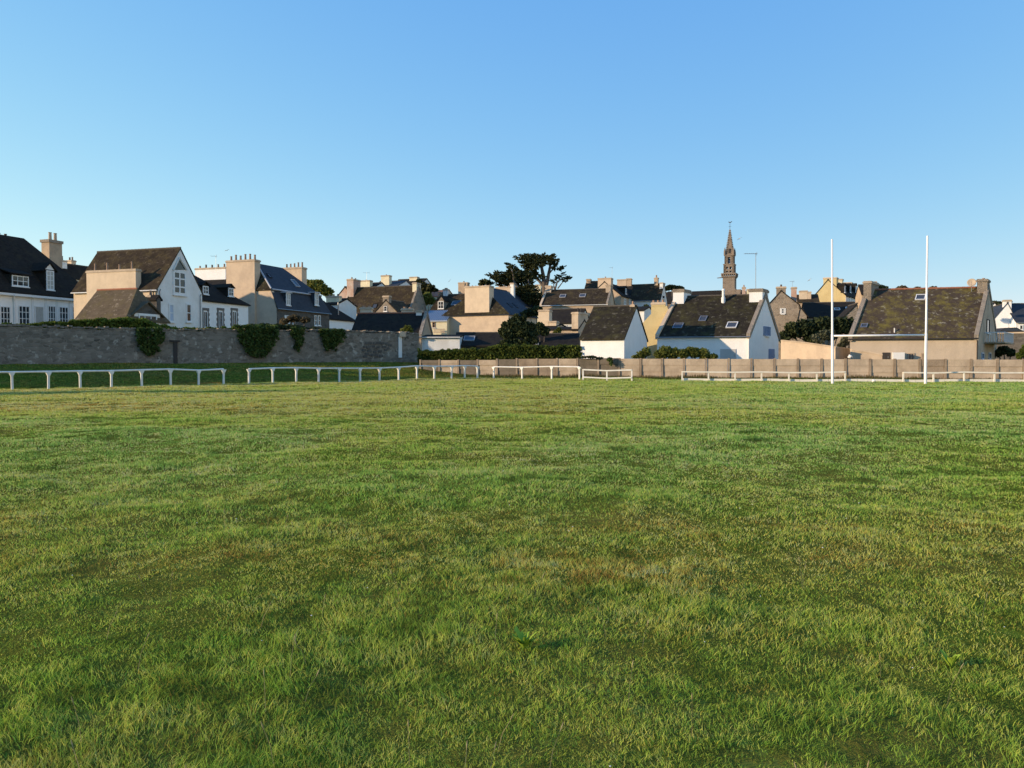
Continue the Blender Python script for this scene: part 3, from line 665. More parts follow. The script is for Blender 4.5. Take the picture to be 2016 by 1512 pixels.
# ------------------------------------------------------------------ houses, left part
# veranda house
def veranda_house():
    P0 = at(-60, 650, 73.5); P1 = at(190, 650, 87); P0.z = P1.z = 0
    d = (P1-P0).normalized(); L = (P1-P0).length; n = Vector((d.y, -d.x, 0))
    root = thing('veranda_house', ((P0+P1)/2)+Z*1.5, 'white veranda house with dark hipped roof at the left edge', 'house')
    pl = Plane(P0, d, Z, n); ztop = zat(588, 81); zb = 1.0
    f = MB(); f.box(P0+Z*zb, d*L, -n*9, Z*(ztop-zb)); f.build('wall', 'white_clean', root)
    g = MB(); pl.slab(g, -.1, L+.25, ztop, ztop+.22, -.2, .35); g.build('gutter_board', 'frame', root)
    # roof: eaves, hip towards the right end, steep
    zr = zat(472, 86); ov = .3
    e0 = pl.pt(-.3, ztop+.24, ov); e1 = pl.pt(L+.3, ztop+.24, ov); e2 = pl.pt(L+.3, ztop+.24, -9.3); e3 = pl.pt(-.3, ztop+.24, -9.3)
    def rp(px, py, t): 
        pp = Plane(pl.pt(0, 0, t), d, Z, n); a, b_ = pp.hit(px, py); return pp.pt(a, b_)
    rr = rp(47, 472, -4.5); r0 = rr-d*9; r0.z = rr.z
    f = MB(); 
    f.prism([e0, e1, rr, r0], (0, 0, .15)); f.prism([e1, e2, rr], (0, 0, .15)); f.prism([e2, e3, r0, rr], (0, 0, .15)); f.build('roof', 'slate', root)
    sl = Plane(e0, d, (r0-e0-d*((r0-e0).dot(d))).normalized(), n)
    # tall chimney on the far slope
    c = rp(98, 560, -5.3); e = rp(133, 560, -5.3); wdt = (e-c).dot(d)
    U = d; V = -n
    zt = zat(470, c.y)
    ch = MB(); c0 = Vector((c.x, c.y, ztop+.5)); ch.box(c0, d*wdt*.72, -n*1.1, Z*(zt-.35-c0.z)); co = ch.build('chimney', 'tan', root)
    cp = MB(); cp.box(c0+Z*(zt-.35-c0.z)-d*.1+n*.1, d*(wdt*.72+.2), -n*1.3, Z*.3); cp.build('cap', 'stone', co)
    for k in (.3, .62):
        p = c0+Z*(zt-.05-c0.z)+d*wdt*k*.9-n*.55; MB().tube([p, p+Z*.1, p+Z*.75, p+Z*.85], [.2, .17, .15, .19], 10).build('pot', 'tan', co)
    c = rp(2, 470, -4.6); zt = zat(471, c.y)
    ch = MB(); ch.box(c-d*1.2-Z*1.2, d*2.3, -n*.7, Z*1.3); co = ch.build('chimney', 'tan', root)
    for k in range(3):
        p = c+d*(-.7+.72*k)-n*.3+Z*.1; MB().tube([p, p+Z*.4, p+Z*.5], [.14, .12, .15], 8).build('pot', 'potdark', co)
    # flat dormer
    def slope_pt(px, py): a, b_ = sl.hit(px, py); return sl.pt(a, b_)
    for (x0, x1, y0, y1, gab) in ((23, 56, 543, 564, 0), (91, 106, 533, 571, 1)):
        p = slope_pt((x0+x1)/2, y1); a, _ = pl.hit(0, 0)
        k = (p-P0).dot(d); t_ = (p-P0).dot(n); pp = Plane(pl.pt(0, 0, t_+.1), d, Z, n)
        a0 = pp.hit(x0, y1)[0]; a1 = pp.hit(x1, y1)[0]; z0 = pp.hit((x0+x1)/2, y1)[1]; z1 = pp.hit((x0+x1)/2, y0)[1]
        f = MB(); pp.slab(f, a0-.12, a1+.12, z0-.1, z1+.1, -(1.6 if not gab else 2.2), 0); dm = f.build('dormer', 'slate', root)
        f = MB()
        if gab:
            mid = (a0+a1)/2; top = z1+.75
            for sg in (-1, 1):
                f.prism([pp.pt(mid+sg*((a1-a0)/2+.4), z1-.1, .15), pp.pt(mid, top, .15), pp.pt(mid, top, -3.4), pp.pt(mid+sg*((a1-a0)/2+.4), z1-.1, -3.4)], (0, 0, .09))
            g = MB(); g.prism([pp.pt(a0-.1, z1+.1, -.02), pp.pt(a1+.1, z1+.1, -.02), pp.pt(mid, top-.05, -.02)], -n*.1); g.build('dormer_gable', 'frame', dm)
        else:
            f.prism([pp.pt(a0-.3, z1+.1, .3), pp.pt(a1+.3, z1+.1, .3), pp.pt(a1+.3, z1+1.0, -2.6), pp.pt(a0-.3, z1+1.0, -2.6)], (0, 0, .1))
        f.build('dormer_roof', 'slate', dm)
        window(dm, pp, 0, 0, 0, 0, 'frame', 'curtain' if gab else 'glass', (2 if not gab else 1, 1 if not gab else 3), 'dormer_window', .1, metres=(a0, a1, z0, z1))
    # glazed bays of the veranda
    for (x0, x1, y0, kind) in ((-40, -12, 602, 0), (0, 20, 603, 0), (36, 58, 602, 1), (68, 86, 603, 2), (94, 109, 602, 0), (116, 134, 604, 0), (142, 156, 604, 1), (163, 182, 605, 0)):
        window(root, pl, x0, x1, y0, 640, 'frame', 'glass' if kind != 2 else 'curtain', (2, 2) if kind != 2 else (0, 0), 'veranda_window', .09, label=None)
    q = MB()
    for x in (28, 64, 90, 112, 138, 160, 187): a = pl.hit(x, 620)[0]; pl.slab(q, a-.12, a+.12, zb, ztop-.003, .003, .06)
    q.build('pilasters', 'frame', root)
    q = MB(); a = pl.hit(28, 600)[0]; q.tube([pl.pt(a-.3, ztop+.1, .42), pl.pt(a-.1, ztop-.5, .15), pl.pt(a-.1, zb, .12)], .06, 6); q.build('downpipe', 'frame', root)
veranda_house()

# low outbuilding with stone-slate roof and a white-framed gable window
h = House('outbuilding', 'low outbuilding with lichen stained stone roof beside the veranda house', 247, 66, 20, xl=150, W=4.6)
h.build(ye=628, yr=571, ridge='u', h1=1.0, wall='offwhite', roof='slate_lichen', rt='redtile', gutter=False)
f = MB(); v0, v1 = .9, 3.7; zt = h.ze+.55; f.box(h.P(h.L-1.2, v0, h.ze-1.4), h.U*1.25, h.V*(v1-v0), Z*(zt-h.ze+1.4)); dm = f.build('dormer', 'frame', h.root)
f = MB(); vm = (v0+v1)/2
for a_ in (v0-.35, v1+.35): f.prism([h.P(h.L+.25, a_, zt-.25), h.P(h.L+.25, vm, zt+.95), h.P(h.L-1.6, vm, zt+.95), h.P(h.L-1.6, a_, zt-.25)], (0, 0, .1))
f.build('dormer_roof', 'slate_lichen', dm)
f = MB(); f.prism([h.P(h.L+.03, v0, zt+.003), h.P(h.L+.03, v1, zt+.003), h.P(h.L+.03, vm, zt+.9)], -h.U*.1); f.build('dormer_gable', 'darkstone', dm)
window(dm, Plane(h.P(h.L+.06, 0, 0), h.V, Z, h.side.n), 0, 0, 0, 0, 'frame', 'glass', (2, 1), 'gable_window', .1, metres=(1.3, 3.3, h.ze-1.0, h.ze+.45))
# tall white gabled house
h = House('gabled_house', 'tall white house with steep gable and tall recessed gable window', 311, 72.5, 18, xl=146, xr=398)
h.build(ye=568, yr=491, wall='peach_light', roof='slate_brown', gutter='frame')
# the street gable is painted, a thin skin of its own colour over the masonry
g = MB(); S = h.side; g.prism([S.pt(0, h.back, .003), S.pt(h.W, h.back, .003), S.pt(h.W, h.ze-.02, .003), S.pt(h.W/2, h.zr-.03, .003), S.pt(0, h.ze-.02, .003)], S.n*.03); g.build('painted_gable', 'white', h.root)
S2p = Plane(S.pt(0, 0, .034), h.V, Z, S.n)
h.box_stack(170, 267, 533, -.35, .3, 'peach_light', z0=h.back+.1, pots=4, ph=.6, pr=.09, ov=.05)
fo = window(h.root, S2p, 340, 366, 533, 581, 'frame', 'glass', (1, 2), 'gable_window', .22)
q = MB(); a0 = S2p.hit(350, 520)
pa = [S2p.hit(*p) for p in ((340, 532), (352, 508), (366, 531))]
q.prism([S2p.pt(a, b_, .004) for a, b_ in pa], S2p.n*.02); gg = q.build('gable_light', 'glass', h.root)
q = MB(); 
for i in range(2): A1, A2 = pa[i], pa[i+1]; q.tube([S2p.pt(A1[0], A1[1], .05), S2p.pt(A2[0], A2[1], .05)], .1, 6)
q.build('gable_light_frame', 'offwhite', gg)
for x in (337, 371): window(h.root, S2p, x-5, x+5, 598, 634, 'frame', 'glass' if x > 350 else 'shutter_pale', (0, 1), 'window', .12)
h.downpipe(314, S2p); h.downpipe(394, S2p)
h.downpipe(301)
# little tiled roof and small red pot in front of its lit wall
s_ = House('shed', 'dark lean-to shed with terracotta pot against the tall white house', 309, 71.9, 18, xl=290, W=.5, cat='shed')
s_.build(ye=589, yr=584, wall='darkstone', roof='slate', rt=None, gutter=False)
chimney(s_.root, s_.A, s_.U, s_.V, .05, .3, .1, .35, s_.ze-.2, s_.z(581, 0, 0), 'brick', 1, ph=.45, pr=.09)
s_ = House('shed', 'small grey shed between the stone roof and the dark lean-to', 289, 72.2, 18, xl=262, W=.5, cat='shed')
s_.build(ye=592, yr=588, wall='concrete', roof='slate', rt=None, gutter=False)

h = House('far_house', 'far house with reddish roof between conifer and slate dormer house', 872, 150, 16, xl=826, W=7)
h.build(ye=584, yr=573, wall='cream', roof='redtile', gutter=False)
h = House('far_house', 'far grey roofed house between the white end chimney and the church nave', 1350, 178, 16, xl=1312, W=7)
h.build(ye=584, yr=575, wall='cream', roof='slate_brown', gutter=False); h.box_stack(1340, 1346, 569, 1, 2, 'cream')
# far houses glimpsed left of the tall gable
h = House('far_house', 'far cream house whose chimney shows left of the tall gabled house', 147, 120, 20, xl=128, W=8)
h.build(ye=545, yr=524, ridge='v', wall='peach_light', roof='slate'); h.stack('front', 512, 'peach_light', w=1.0, t=.8, pots=2)
h = House('far_house', 'far white house in shade beside the tall brick chimney', 131, 112, 20, xl=108, W=8)
h.build(ye=545, yr=520, ridge='v', wall='white', roof='slate'); h.stack('front', 512, 'white', w=.9, t=.8, pots=1)

# blue-shaded white cottage with stone window surrounds: its long front faces right
h = House('white_cottage', 'shaded white cottage with three stone framed windows and two dormers', 398, 80, 18, L=7.5, xr=489)
h.build(ye=591, yr=536, ridge='v', h1=4.2, wall='white_clean', roof='slate', rt='ridge')
for x in (404, 434, 461): window(h.root, h.side, x-4, x+4, 613, 645, 'frame', 'glass', (1, 0), 'window', .07, surround='quoin')
h.dormer(402.5, 562, 581, 1.0, .5, frame='frame'); h.dormer(452.5, 566, 585, 1.0, .5)
# white rear house with chimneys
h = House('white_rear_house', 'white house behind the cottage with three pots on its parapet', 462, 104, 18, xl=384, W=7)
h.build(ye=560, yr=540, ridge='u', wall='white_clean', roof='slate', gutter=False)
h.box_stack(384, 444, 528, 1.5, 2.3, 'white_clean', pots=5, ph=.4, pr=.12)
def antenna(label, px, y0, y1, Y, arm=(-12, 3), group='television aerials on the roofs', dense=4, r=.018):
    p0 = at(px, y1, Y); p1 = at(px, y0, Y); root = thing('television_aerial', p0, label, 'aerial', group)
    MB().tube([p0-Z*.6, p1], r, 6).build('mast', 'metal', root)
    q = MB(); k = Y/F; a = p1-Z*.08+Vector((arm[0]*k, 0, 0)); b_ = p1-Z*.08+Vector((arm[1]*k, 0, 0)); q.tube([a, b_], r*.8, 5)
    for i in range(dense): c = a+(b_-a)*(i/(dense-1)); q.tube([c-Vector((0, .3, 0)), c+Vector((0, .3, 0))], r*.6, 5)
    c = b_; q.tube([c-Z*.2, c+Z*.2], r*.6, 5)
    q.build('receiving_arm', 'metal', root)
antenna('thin aerial on the white parapet left of the six pot chimney', 425, 503, 530, 105, (-9, 1))
# mansard house with broad six-pot chimney gable
h = House('mansard_house', 'tall beige gable with six pot chimney and blue slate mansard roof', 545, 90, 20, xl=449, xr=648)
L, Wd = h.L, h.W; ze = h.z(609, L, 0); zm = h.z(571, L-.6, 0); zr = h.z(517, L*.45, 0); h.ze = ze; h.zr = zr; h.rb = .45
h.slope = None
inn = .75; rc = L*.42
f = MB(); f.prism([h.P(0, 0, h.back), h.P(L, 0, h.back), h.P(L, Wd, h.back), h.P(0, Wd, h.back)], (0, 0, ze-h.back)); 
f.prism([h.P(0, 0, ze), h.P(L, 0, ze), h.P(L-inn+.1, 0, zm-.05), h.P(inn, 0, zm-.05)], h.V*.4)
f.build('wall', 'peach', h.root)
g = MB(); h.side.slab(g, 0, Wd, h.back, ze-.02, .003, .03); g.build('street_front', 'darkstone', h.root)
f = MB()   # lower steep slopes, upper slopes, far hip
hip = 3.0
f.prism([h.P(L+.2, -.05, ze), h.P(L+.2, Wd+.2, ze), h.P(L-inn, Wd-inn, zm), h.P(L-inn, -.05, zm)], (0, 0, .12))
f.prism([h.P(-.2, -.05, ze), h.P(-.2, Wd+.2, ze), h.P(inn, Wd-inn, zm), h.P(inn, -.05, zm)], (0, 0, .12))
f.prism([h.P(-.2, Wd+.2, ze), h.P(L+.2, Wd+.2, ze), h.P(L-inn, Wd-inn, zm), h.P(inn, Wd-inn, zm)], (0, 0, .12))
f.prism([h.P(L-inn+.12, -.08, zm), h.P(L-inn+.12, Wd-inn+.1, zm), h.P(rc, Wd-hip-1, zr), h.P(rc, 1.5, zr)], (0, 0, .12))
f.prism([h.P(inn-.12, -.08, zm), h.P(inn-.12, Wd-inn+.1, zm), h.P(rc, Wd-hip-1, zr), h.P(rc, 1.5, zr)], (0, 0, .12))
f.prism([h.P(L-inn+.1, Wd-inn+.1, zm), h.P(inn-.1, Wd-inn+.1, zm), h.P(rc, Wd-hip-1, zr)], (0, 0, .12))
f.build('roof', 'slate_blue', h.root)
f = MB(); f.prism([h.P(inn-.15, -.12, zm-.02), h.P(L-inn+.15, -.12, zm-.02), h.P(rc, 1.5, zr-.02)], (0, 0, .13)); f.build('front_hip', 'slate_moss', h.root)
q = MB(); q.tube([h.P(L-inn+.16, 0, zm+.1), h.P(L-inn+.16, Wd-inn, zm+.1)], .1, 6); q.tube([h.P(L-inn+.12, -.1, zm+.16), h.P(rc, 1.5, zr+.12)], .1, 6); q.build('lead_roll', 'lead', h.root)
q = MB(); q.tube([h.P(L+.24, -.1, ze+.05), h.P(L+.24, Wd+.2, ze+.05)], .06, 6); q.build('gutter', 'metal', h.root)
h.box_stack(445, 501, 513, -.25, .75, 'peach', z0=h.back+.2, pots=6, ph=.6, pr=.12)
h.box_stack(556, 594, 527, Wd-1.0, Wd+.05, 'peach', z0=ze, pots=5, ph=.55, pr=.11)
up_n = ((h.P(rc, 0, zr)-h.P(L-inn, 0, zm)).normalized()); sp = Plane(h.P(L-inn+.12, 0, zm+.14), h.V, up_n, h.V.cross(up_n)); sp.n = sp.n if sp.n.z > 0 else -sp.n
skylight(h.root, sp, 581, 558, .8, 1.2); skylight(h.root, sp, 530, 543, .5, .7, 'slate_blue')
for x in (567, 623):
    pp = Plane(h.P(L-.05, 0, 0), h.V, Z, h.U); a, b0 = pp.hit(x, 602); b1 = pp.hit(x, 577)[1]; b1 = max(b1, b0+1.1)
    f = MB(); pp.slab(f, a-.45, a+.45, b0, b1, -1, 0); dm = f.build('dormer', 'slate_blue', h.root)
    f = MB(); pp.slab(f, a-.6, a+.6, b1, b1+.12, -1, .18); f.build('dormer_roof', 'lead', dm)
    window(dm, pp, 0, 0, 0, 0, 'frame', 'curtain', (1, 1), 'dormer_window', .09, metres=(a-.4, a+.4, b0+.05, b1-.03))
S3 = Plane(h.side.pt(0, 0, .034), h.V, Z, h.side.n)
for x in (565, 578, 621, 628): window(h.root, S3, x-2.5, x+2.5, 621, 641, 'frame', 'glass', (0, 1), 'window', .08, shutters='frame' if x in (565, 625) else None)

bush('tree', 'olive green tree rising behind the mansard house', 'tree', [(618, 562, 14, 10), (632, 568, 14, 10), (644, 575, 12, 9), (608, 558, 8, 7), (628, 556, 8, 5)], 120, 5000, .42, 'leaf_olive')
h = House('cream_cottage', 'cream cottage wall with broad chimney behind the mansard house', 664, 110, 20, xl=640, W=5)
h.build(ye=600, yr=590, ridge='u', wall='white', roof='slate', gutter=False); h.box_stack(642, 667, 583, .8, 1.5, 'cream', pots=3, ph=.25, pr=.14)
h = House('white_annex', 'low white annex with dark hipped roof right of the mansard house', 642, 101, 20, L=5, xr=700)
h.build(ye=627, yr=592, ridge='v', h1=3.5, wall='white_clean', roof='slate')
q = MB(); pl = h.slope; a, b_ = pl.hit(666, 620); q.tube([pl.pt(a, b_, .0), pl.pt(a, b_, 0)+Z*1.6], .09, 8); q.build('flue', 'metal', h.root)

# large brown-roofed house behind
h = House('brown_roof_house', 'large house with broad brown roof and dark right gable', 808, 124, 20, xl=672, xr=840)
h.build(ye=612, yr=564, wall='peach', roof='slate_brown'); h.coping('left', 'peach'); h.coping('right', 'stone')
g = MB(); S = h.side; g.prism([S.pt(0, h.back, .003), S.pt(h.W, h.back, .003), S.pt(h.W, h.ze-.02, .003), S.pt(h.W/2, h.zr-.03, .003), S.pt(0, h.ze-.02, .003)], S.n*.03); g.build('stone_gable', 'stone', h.root)
h.stack('left', 549, 'brick', w=2.2, t=1.2, pots=2, ph=.3); h.stack('right', 556, 'cream', w=1.5, t=.7)
skylight(h.root, h.slope, 693, 605, .8, 1.1); skylight(h.root, h.slope, 738, 603, .8, .9, 'slate')
h = House('pink_gable_house', 'small house with pinkish gable under the brick chimney', 695, 134, 20, xl=664, W=6)
h.build(ye=584, yr=566, ridge='v', wall='brick', roof='slate_brown', gutter=False)
h = House('stone_gable_cottage', 'stone cottage gable with central chimney and one small window', 787, 108, 20, xl=733, W=5)
h.build(ye=620, yr=592, ridge='v', wall='stone', roof='slate_brown', gutter=False); h.stack('front', 582, 'stone', w=.9, t=.7)
window(h.root, h.front, 756, 762, 603, 613, 'frame', 'glass', (0, 1), 'window', .05)
h = House('low_roof_house', 'low house with long dark shaded roof just behind the wall', 829, 80, 6, xl=690, W=5.5)
h.build(ye=662, yr=619, wall='tan', roof='slate', rt='redtile'); h.coping('right', 'stone')
h.box_stack(709, 731, 605, 2.8, 3.4, 'peach_light', pots=2, ph=.15, pr=.16); h.box_stack(790, 812, 607, 2.8, 3.4, 'peach_light', pots=2, ph=.15, pr=.16); h.box_stack(819, 830, 611, 2.4, 3.1, 'white')
h = House('white_hill_house', 'white gabled house on the hill with pale chimney and grey roof', 780, 146, 20, xl=728, W=8)
h.build(ye=565, yr=554, wall='white', roof='slate_blue', gutter=False); h.box_stack(750, 766, 542, 1, 2, 'cream', pots=1, ph=.15)
h = House('navy_roof_house', 'hill house with dark navy roof and pale chimney at its right end', 822, 152, 20, xl=766, W=8)
h.build(ye=566, yr=550, wall='white', roof='slate', gutter=False); h.box_stack(806, 821, 545, 3, 4, 'cream')
h = House('white_hill_house', 'far house with pale chimney under the aerial left of the white gable', 730, 142, 20, xl=700, W=8)
h.build(ye=570, yr=558, wall='white', roof='slate', gutter=False); h.box_stack(709, 728, 552, 1, 2, 'cream', pots=1, ph=.15)
antenna('broad aerial above the far white houses behind the brown roof', 722, 536, 553, 143, (-7, 5))

# centre: beige house with one massive chimney
h = House('slate_dormer_house', 'dark roofed house with pointed stone dormer left of the massive chimney', 918, 136, 20, xl=846, W=8)
h.build(ye=612, yr=580, wall='stone', roof='slate_brown'); h.stack('left', 574, 'stone', w=1.2, t=.6); h.box_stack(902, 920, 556, 4.4, 5.4, 'tan', pots=1, ph=.3)
h.box_stack(872, 881, 569, 3.6, 4.4, 'white', pots=1, ph=.2, pr=.3)
h.dormer(869, 592, 609, 1.2, 1.0, cheek='stone', roof='slate', rise=.9)
skylight(h.root, h.slope, 898, 597, 1.5, 1.3, 'lead')
h = House('metal_roof_annex', 'cream annex with ribbed blue metal roof and lattice balcony', 880, 121, 12, xl=833, W=4.5)
h.build(ye=632, yr=613, rb=.75, wall='cream', roof='metal_blue', rt=None, gutter='frame')
q = MB()
for i in range(14): a = h.L*i/13; h.slope.slab(q, a-.03, a+.03, -.15, math.hypot(h.W*.75, h.zr-h.ze), 0, .06)
q.build('roof_ribs', 'metal_blue', h.root)
window(h.root, h.front, 851, 857, 634, 645, 'pot', 'glass', (0, 1), 'window', .08)
q = MB(); a0, b0 = h.front.hit(856, 655); a1, b1 = h.front.hit(878, 648)
for i in range(9):
    c = a0+(a1-a0)*i/9; q.tube([h.front.pt(c, b0, .6), h.front.pt(c+(a1-a0)/9, b1, .6)], .03, 4); q.tube([h.front.pt(c+(a1-a0)/9, b0, .6), h.front.pt(c, b1, .6)], .03, 4)
q.tube([h.front.pt(a0, b0, .6), h.front.pt(a1, b0, .6)], .04, 4); q.tube([h.front.pt(a0, b1, .6), h.front.pt(a1, b1, .6)], .04, 4); q.build('lattice_balcony', 'peach', h.root)
h = House('beige_house', 'beige house with one massive square chimney stack and slate hipped roof', 1001, 118, 26, xl=874, xr=1058)
h.build(ye=619, yr=566, ridge='v', h0=1.8, wall='peach', roof='slate_blue', gutter=False)
f = MB(); f.prism([h.P(-.3, -.3, h.ze-.12+.18), h.P(h.L+.3, -.3, h.ze-.12+.18), h.P(h.L/2, 1.8, h.zr+.22)], (0, 0, .03)); f.build('front_hip', 'slate_moss', h.root)
h.box_stack(915, 963, 564, -.15, 1.3, 'peach_light', z0=h.ze-.1, pots=7, ph=.16, pr=.1)
skylight(h.root, h.slope, 1003, 601, .5, 1.1, 'slate_blue'); skylight(h.root, h.slope, 1014, 602, .5, 1.1, 'slate_blue')
h = House('far_chimney_house', 'house behind the massive chimney with broad beige stack and white end', 1020, 132, 26, xl=968, W=6)
h.build(ye=600, yr=575, ridge='v', wall='offwhite', roof='slate_blue', gutter=False); h.box_stack(976, 1005, 565, .5, 1.3, 'peach', pots=3, ph=.2, pr=.1); h.box_stack(1004, 1011, 557, .5, 1.1, 'white')

# low shed roofs and white shed wall in front of it
h = House('shed', 'long white shed wall low beneath the beige house', 905, 80, 4, xl=824, W=4, cat='shed')
h.build(ye=665, yr=662, rb=.6, wall='white', roof='slate', rt=None, gutter='white')
h = House('shed', 'dark roofed shed with one skylight left of the round bush', 992, 80.5, 4, xl=893, W=5, cat='shed')
h.build(ye=682, yr=658, wall='darkstone', roof='slate', gutter=False); skylight(h.root, h.slope, 924, 667, 1.1, 1.0)
h = House('shed', 'dark roofed shed with one skylight right of the round bush', 1140, 81, 4, xl=1000, W=5, cat='shed')
h.build(ye=684, yr=660, wall='concrete', roof='slate', gutter=False); skylight(h.root, h.slope, 1048, 675, 1.3, 1.0)

# ------------------------------------------------------------------ centre right houses
h = House('long_stone_house', 'long beige house with dark roof and a stack on each gable', 1196, 130, 16, xl=1064, W=8)
h.build(ye=599, yr=570, wall='tan', roof='slate_brown', gutter='frame'); h.coping('left', 'peach_light'); h.coping('right', 'stone')
h.stack('left', 562, 'peach', w=1.5, t=1.0); h.stack('right', 560, 'concrete2', w=2.2, t=.8)
skylight(h.root, h.slope, 1108, 583, 1.0, 1.0); skylight(h.root, h.slope, 1147, 582, 1.0, 1.0)
window(h.root, h.front, 1107, 1117, 607, 622, 'frame', 'glass', (1, 1), 'window', .12)
h = House('chimney_gable_house', 'tall beige gabled house with large chimney and shaded mansard side', 1222, 145, 22, xl=1160, xr=1262)
h.build(ye=582, yr=556, ridge='v', wall='tan', roof='slate', rb=.48); h.stack('front', 547, 'peach', x0=1177, x1=1203, t=1.4, pots=1, ph=.25)
h.dormer(1231, 567, 580, 1.1, .5); h.dormer(1246, 571, 582, 1.0, .5)
for x in (1230, 1240, 1250): window(h.root, h.side, x-2, x+2, 588, 600, 'frame', 'curtain', (0, 1), 'window', .1)
h = House('hill_house', 'house with small left chimney peeping behind the long stone house', 1180, 148, 16, xl=1148, W=7)
h.build(ye=580, yr=555, wall='tan', roof='slate_brown', gutter=False); h.stack('left', 549, 'tan', w=1, t=.8)
h = House('hill_house', 'house whose broad beige stack shows above the mansard side', 1250, 156, 16, xl=1205, W=7)
h.build(ye=580, yr=562, wall='tan', roof='slate', gutter=False); h.box_stack(1215, 1234, 550, 3, 4, 'peach'); h.box_stack(1233, 1243, 548, 3, 4.2, 'tan')
h = House('dark_roof_house', 'white house with plain dark roof and white end chimney', 1300, 150, 24, xl=1240, xr=1313)
h.build(ye=590, yr=560, wall='white', roof='slate_brown'); h.stack('right', 556, 'white', w=1.8, t=.6)
chimney(h.root, h.A, h.U, h.V, h.L-1.8, h.L-1.1, h.W*.45, h.W*.45+.7, h.ze, h.z(546, 0, 0), 'tan', 1, ph=.5, pr=.15)
window(h.root, h.side, 1304, 1308, 582, 588, 'frame', 'glass', (0, 0), 'window', .06)
bush('tree', 'dark flat crowned tree behind the white end chimneys', 'tree', [(1322, 566, 12, 5), (1336, 567, 10, 4), (1312, 568, 8, 4)], 160, 2200, .45, 'leaf_dark')
bush('shrub', 'dark evergreen shrub between the dark roofed house and yellow gable', 'shrub', [(1272, 612, 9, 12), (1268, 628, 8, 12), (1264, 645, 8, 12)], 92, 2200, .3, 'leaf_dark')
# small structures in the middle
h = House('back_yard_house', 'small house with pale square stack above the round bush', 1094, 98, 20, xl=1058, W=5)
h.build(ye=644, yr=640, wall='tan', roof='slate', gutter=False, rt=None); h.box_stack(1060, 1081, 610, 0, 1.2, 'peach_light', z0=h.ze-.5); h.box_stack(1080, 1095, 632, 0, 1.2, 'peach_light', z0=h.ze-.5)
h = House('back_yard_house', 'small dark roofed house between two pale stacks', 1140, 104, 20, xl=1066, W=6)
h.build(ye=636, yr=610, wall='offwhite', roof='slate', gutter=False)
window(h.root, h.front, 1098, 1102, 640, 648, 'frame', 'glass', (0, 0), 'window', .06); window(h.root, h.front, 1110, 1116, 640, 649, 'frame', 'glass', (0, 0), 'window', .06)
h = House('grey_stack_house', 'narrow grey house with tall slab chimney left of the white barn', 1138, 90, 30, xl=1126, xr=1162)
h.build(ye=650, yr=632, ridge='u', wall='concrete', roof='slate', gutter=False)
chimney(h.root, h.A, h.U, h.V, -.02, h.L+.02, -.02, h.W*.8, h.ze-.2, h.z(614, h.L, 0), 'concrete2', 0)
q = MB()
for k in (.3, .6): p = h.P(h.L*.5, h.W*k*.8, h.z(614, h.L, 0)); q.tube([p, p+Z*.5], .07, 6)
q.build('flue_pipes', 'dark', h.root)
h = House('low_grey_building', 'low grey building behind the hedge left of the narrow grey house', 1128, 94, 10, xl=1060, W=4)
h.build(ye=650, yr=646, wall='concrete2', roof='slate', gutter=False, rt=None)

# white barn
h = House('white_barn', 'windowless white barn with steep dark roof behind the concrete fence', 1229, 67, 24, xl=1143, xr=1274, cat='barn')
h.build(ye=667, yr=605, wall='white_clean', roof='slate_moss', rt='ridge', gutter=False)
chimney(h.root, h.A, h.U, h.V, h.L-.45, h.L-.15, h.W/2-.2, h.W/2+.2, h.zr-.6, h.zr+.25, 'brick', 1, ph=.35, pr=.1)
# white chimney house peeping behind the barn gable
h = House('white_back_house', 'white house end showing behind the barn roof', 1268, 84, 24, xl=1240, W=4)
h.build(ye=612, yr=606, wall='white', roof='slate', gutter=False, rt=None)
# yellow gable
h = House('yellow_gable_house', 'yellow house with broad gable chimney between barn and white cottage', 1300, 76, 12, xl=1258, W=5)
pl = h.front; h.ze = h.z(640, h.L, 0); h.zr = h.z(606, 0, 0); h.rb = .5
pts = [pl.hit(*p) for p in ((1258, 640), (1264, 637), (1282, 618), (1282, 602), (1313, 602), (1326, 640))]
f = MB(); f.prism([pl.pt(0, h.back)]+[pl.pt(a, b_) for a, b_ in pts]+[pl.pt(h.L+2, h.back)], h.V*.6); f.build('wall', 'yellow', h.root)
f = MB(); a0, b0 = pts[0]; a5, b5 = pts[5]; am = (pts[3][0]+pts[4][0])/2; bm_ = pts[2][1]+.4
f.prism([pl.pt(a0, b0, -.62), pl.pt(am, bm_, -.62), pl.pt(a5, b5, -.62)], h.V*5); f.build('roof', 'slate', h.root)
chimney(h.root, h.A, h.U, h.V, pts[3][0], pts[4][0]-.15, -.03, .63, pts[3][1]-.05, h.z(595, h.L, 0), 'yellow', 3, ph=.22, pr=.12, cap='peach_light', ov=.05)
# white cottage with four skylights
h = House('white_slate_cottage', 'white house with three skylights, garage door and blue gable shutters', 1476, 71, 18, xl=1294, xr=1533, thv=33)
h.build(ye=661, yr=583, wall='white_clean', roof='slate_moss', gutter='metal')
h.coping('left', 'peach'); h.coping('right', 'stone')
h.stack('right', 568, 'white_clean', w=1.9, t=1.15, cap='stone', caph=.3); h.stack('left', 569, 'white_clean', w=1.9, t=1.0, cap='stone', caph=.3)
skylight(h.root, h.slope, 1384, 628, .65, .75, 'metal'); skylight(h.root, h.slope, 1335, 642, .85, .75, 'metal'); skylight(h.root, h.slope, 1441, 640.5, .9, .85, 'frame')
a, b_ = h.slope.hit(1424, 594); p = h.slope.pt(a, b_); q = MB(); q.tube([p-Z*.3, p+Z*.4, p+Z*.42, p+Z*1.0, p+Z*1.02, p+Z*1.2], [.2, .18, .13, .12, .18, .1], 10); q.build('flue', 'frame', h.root)
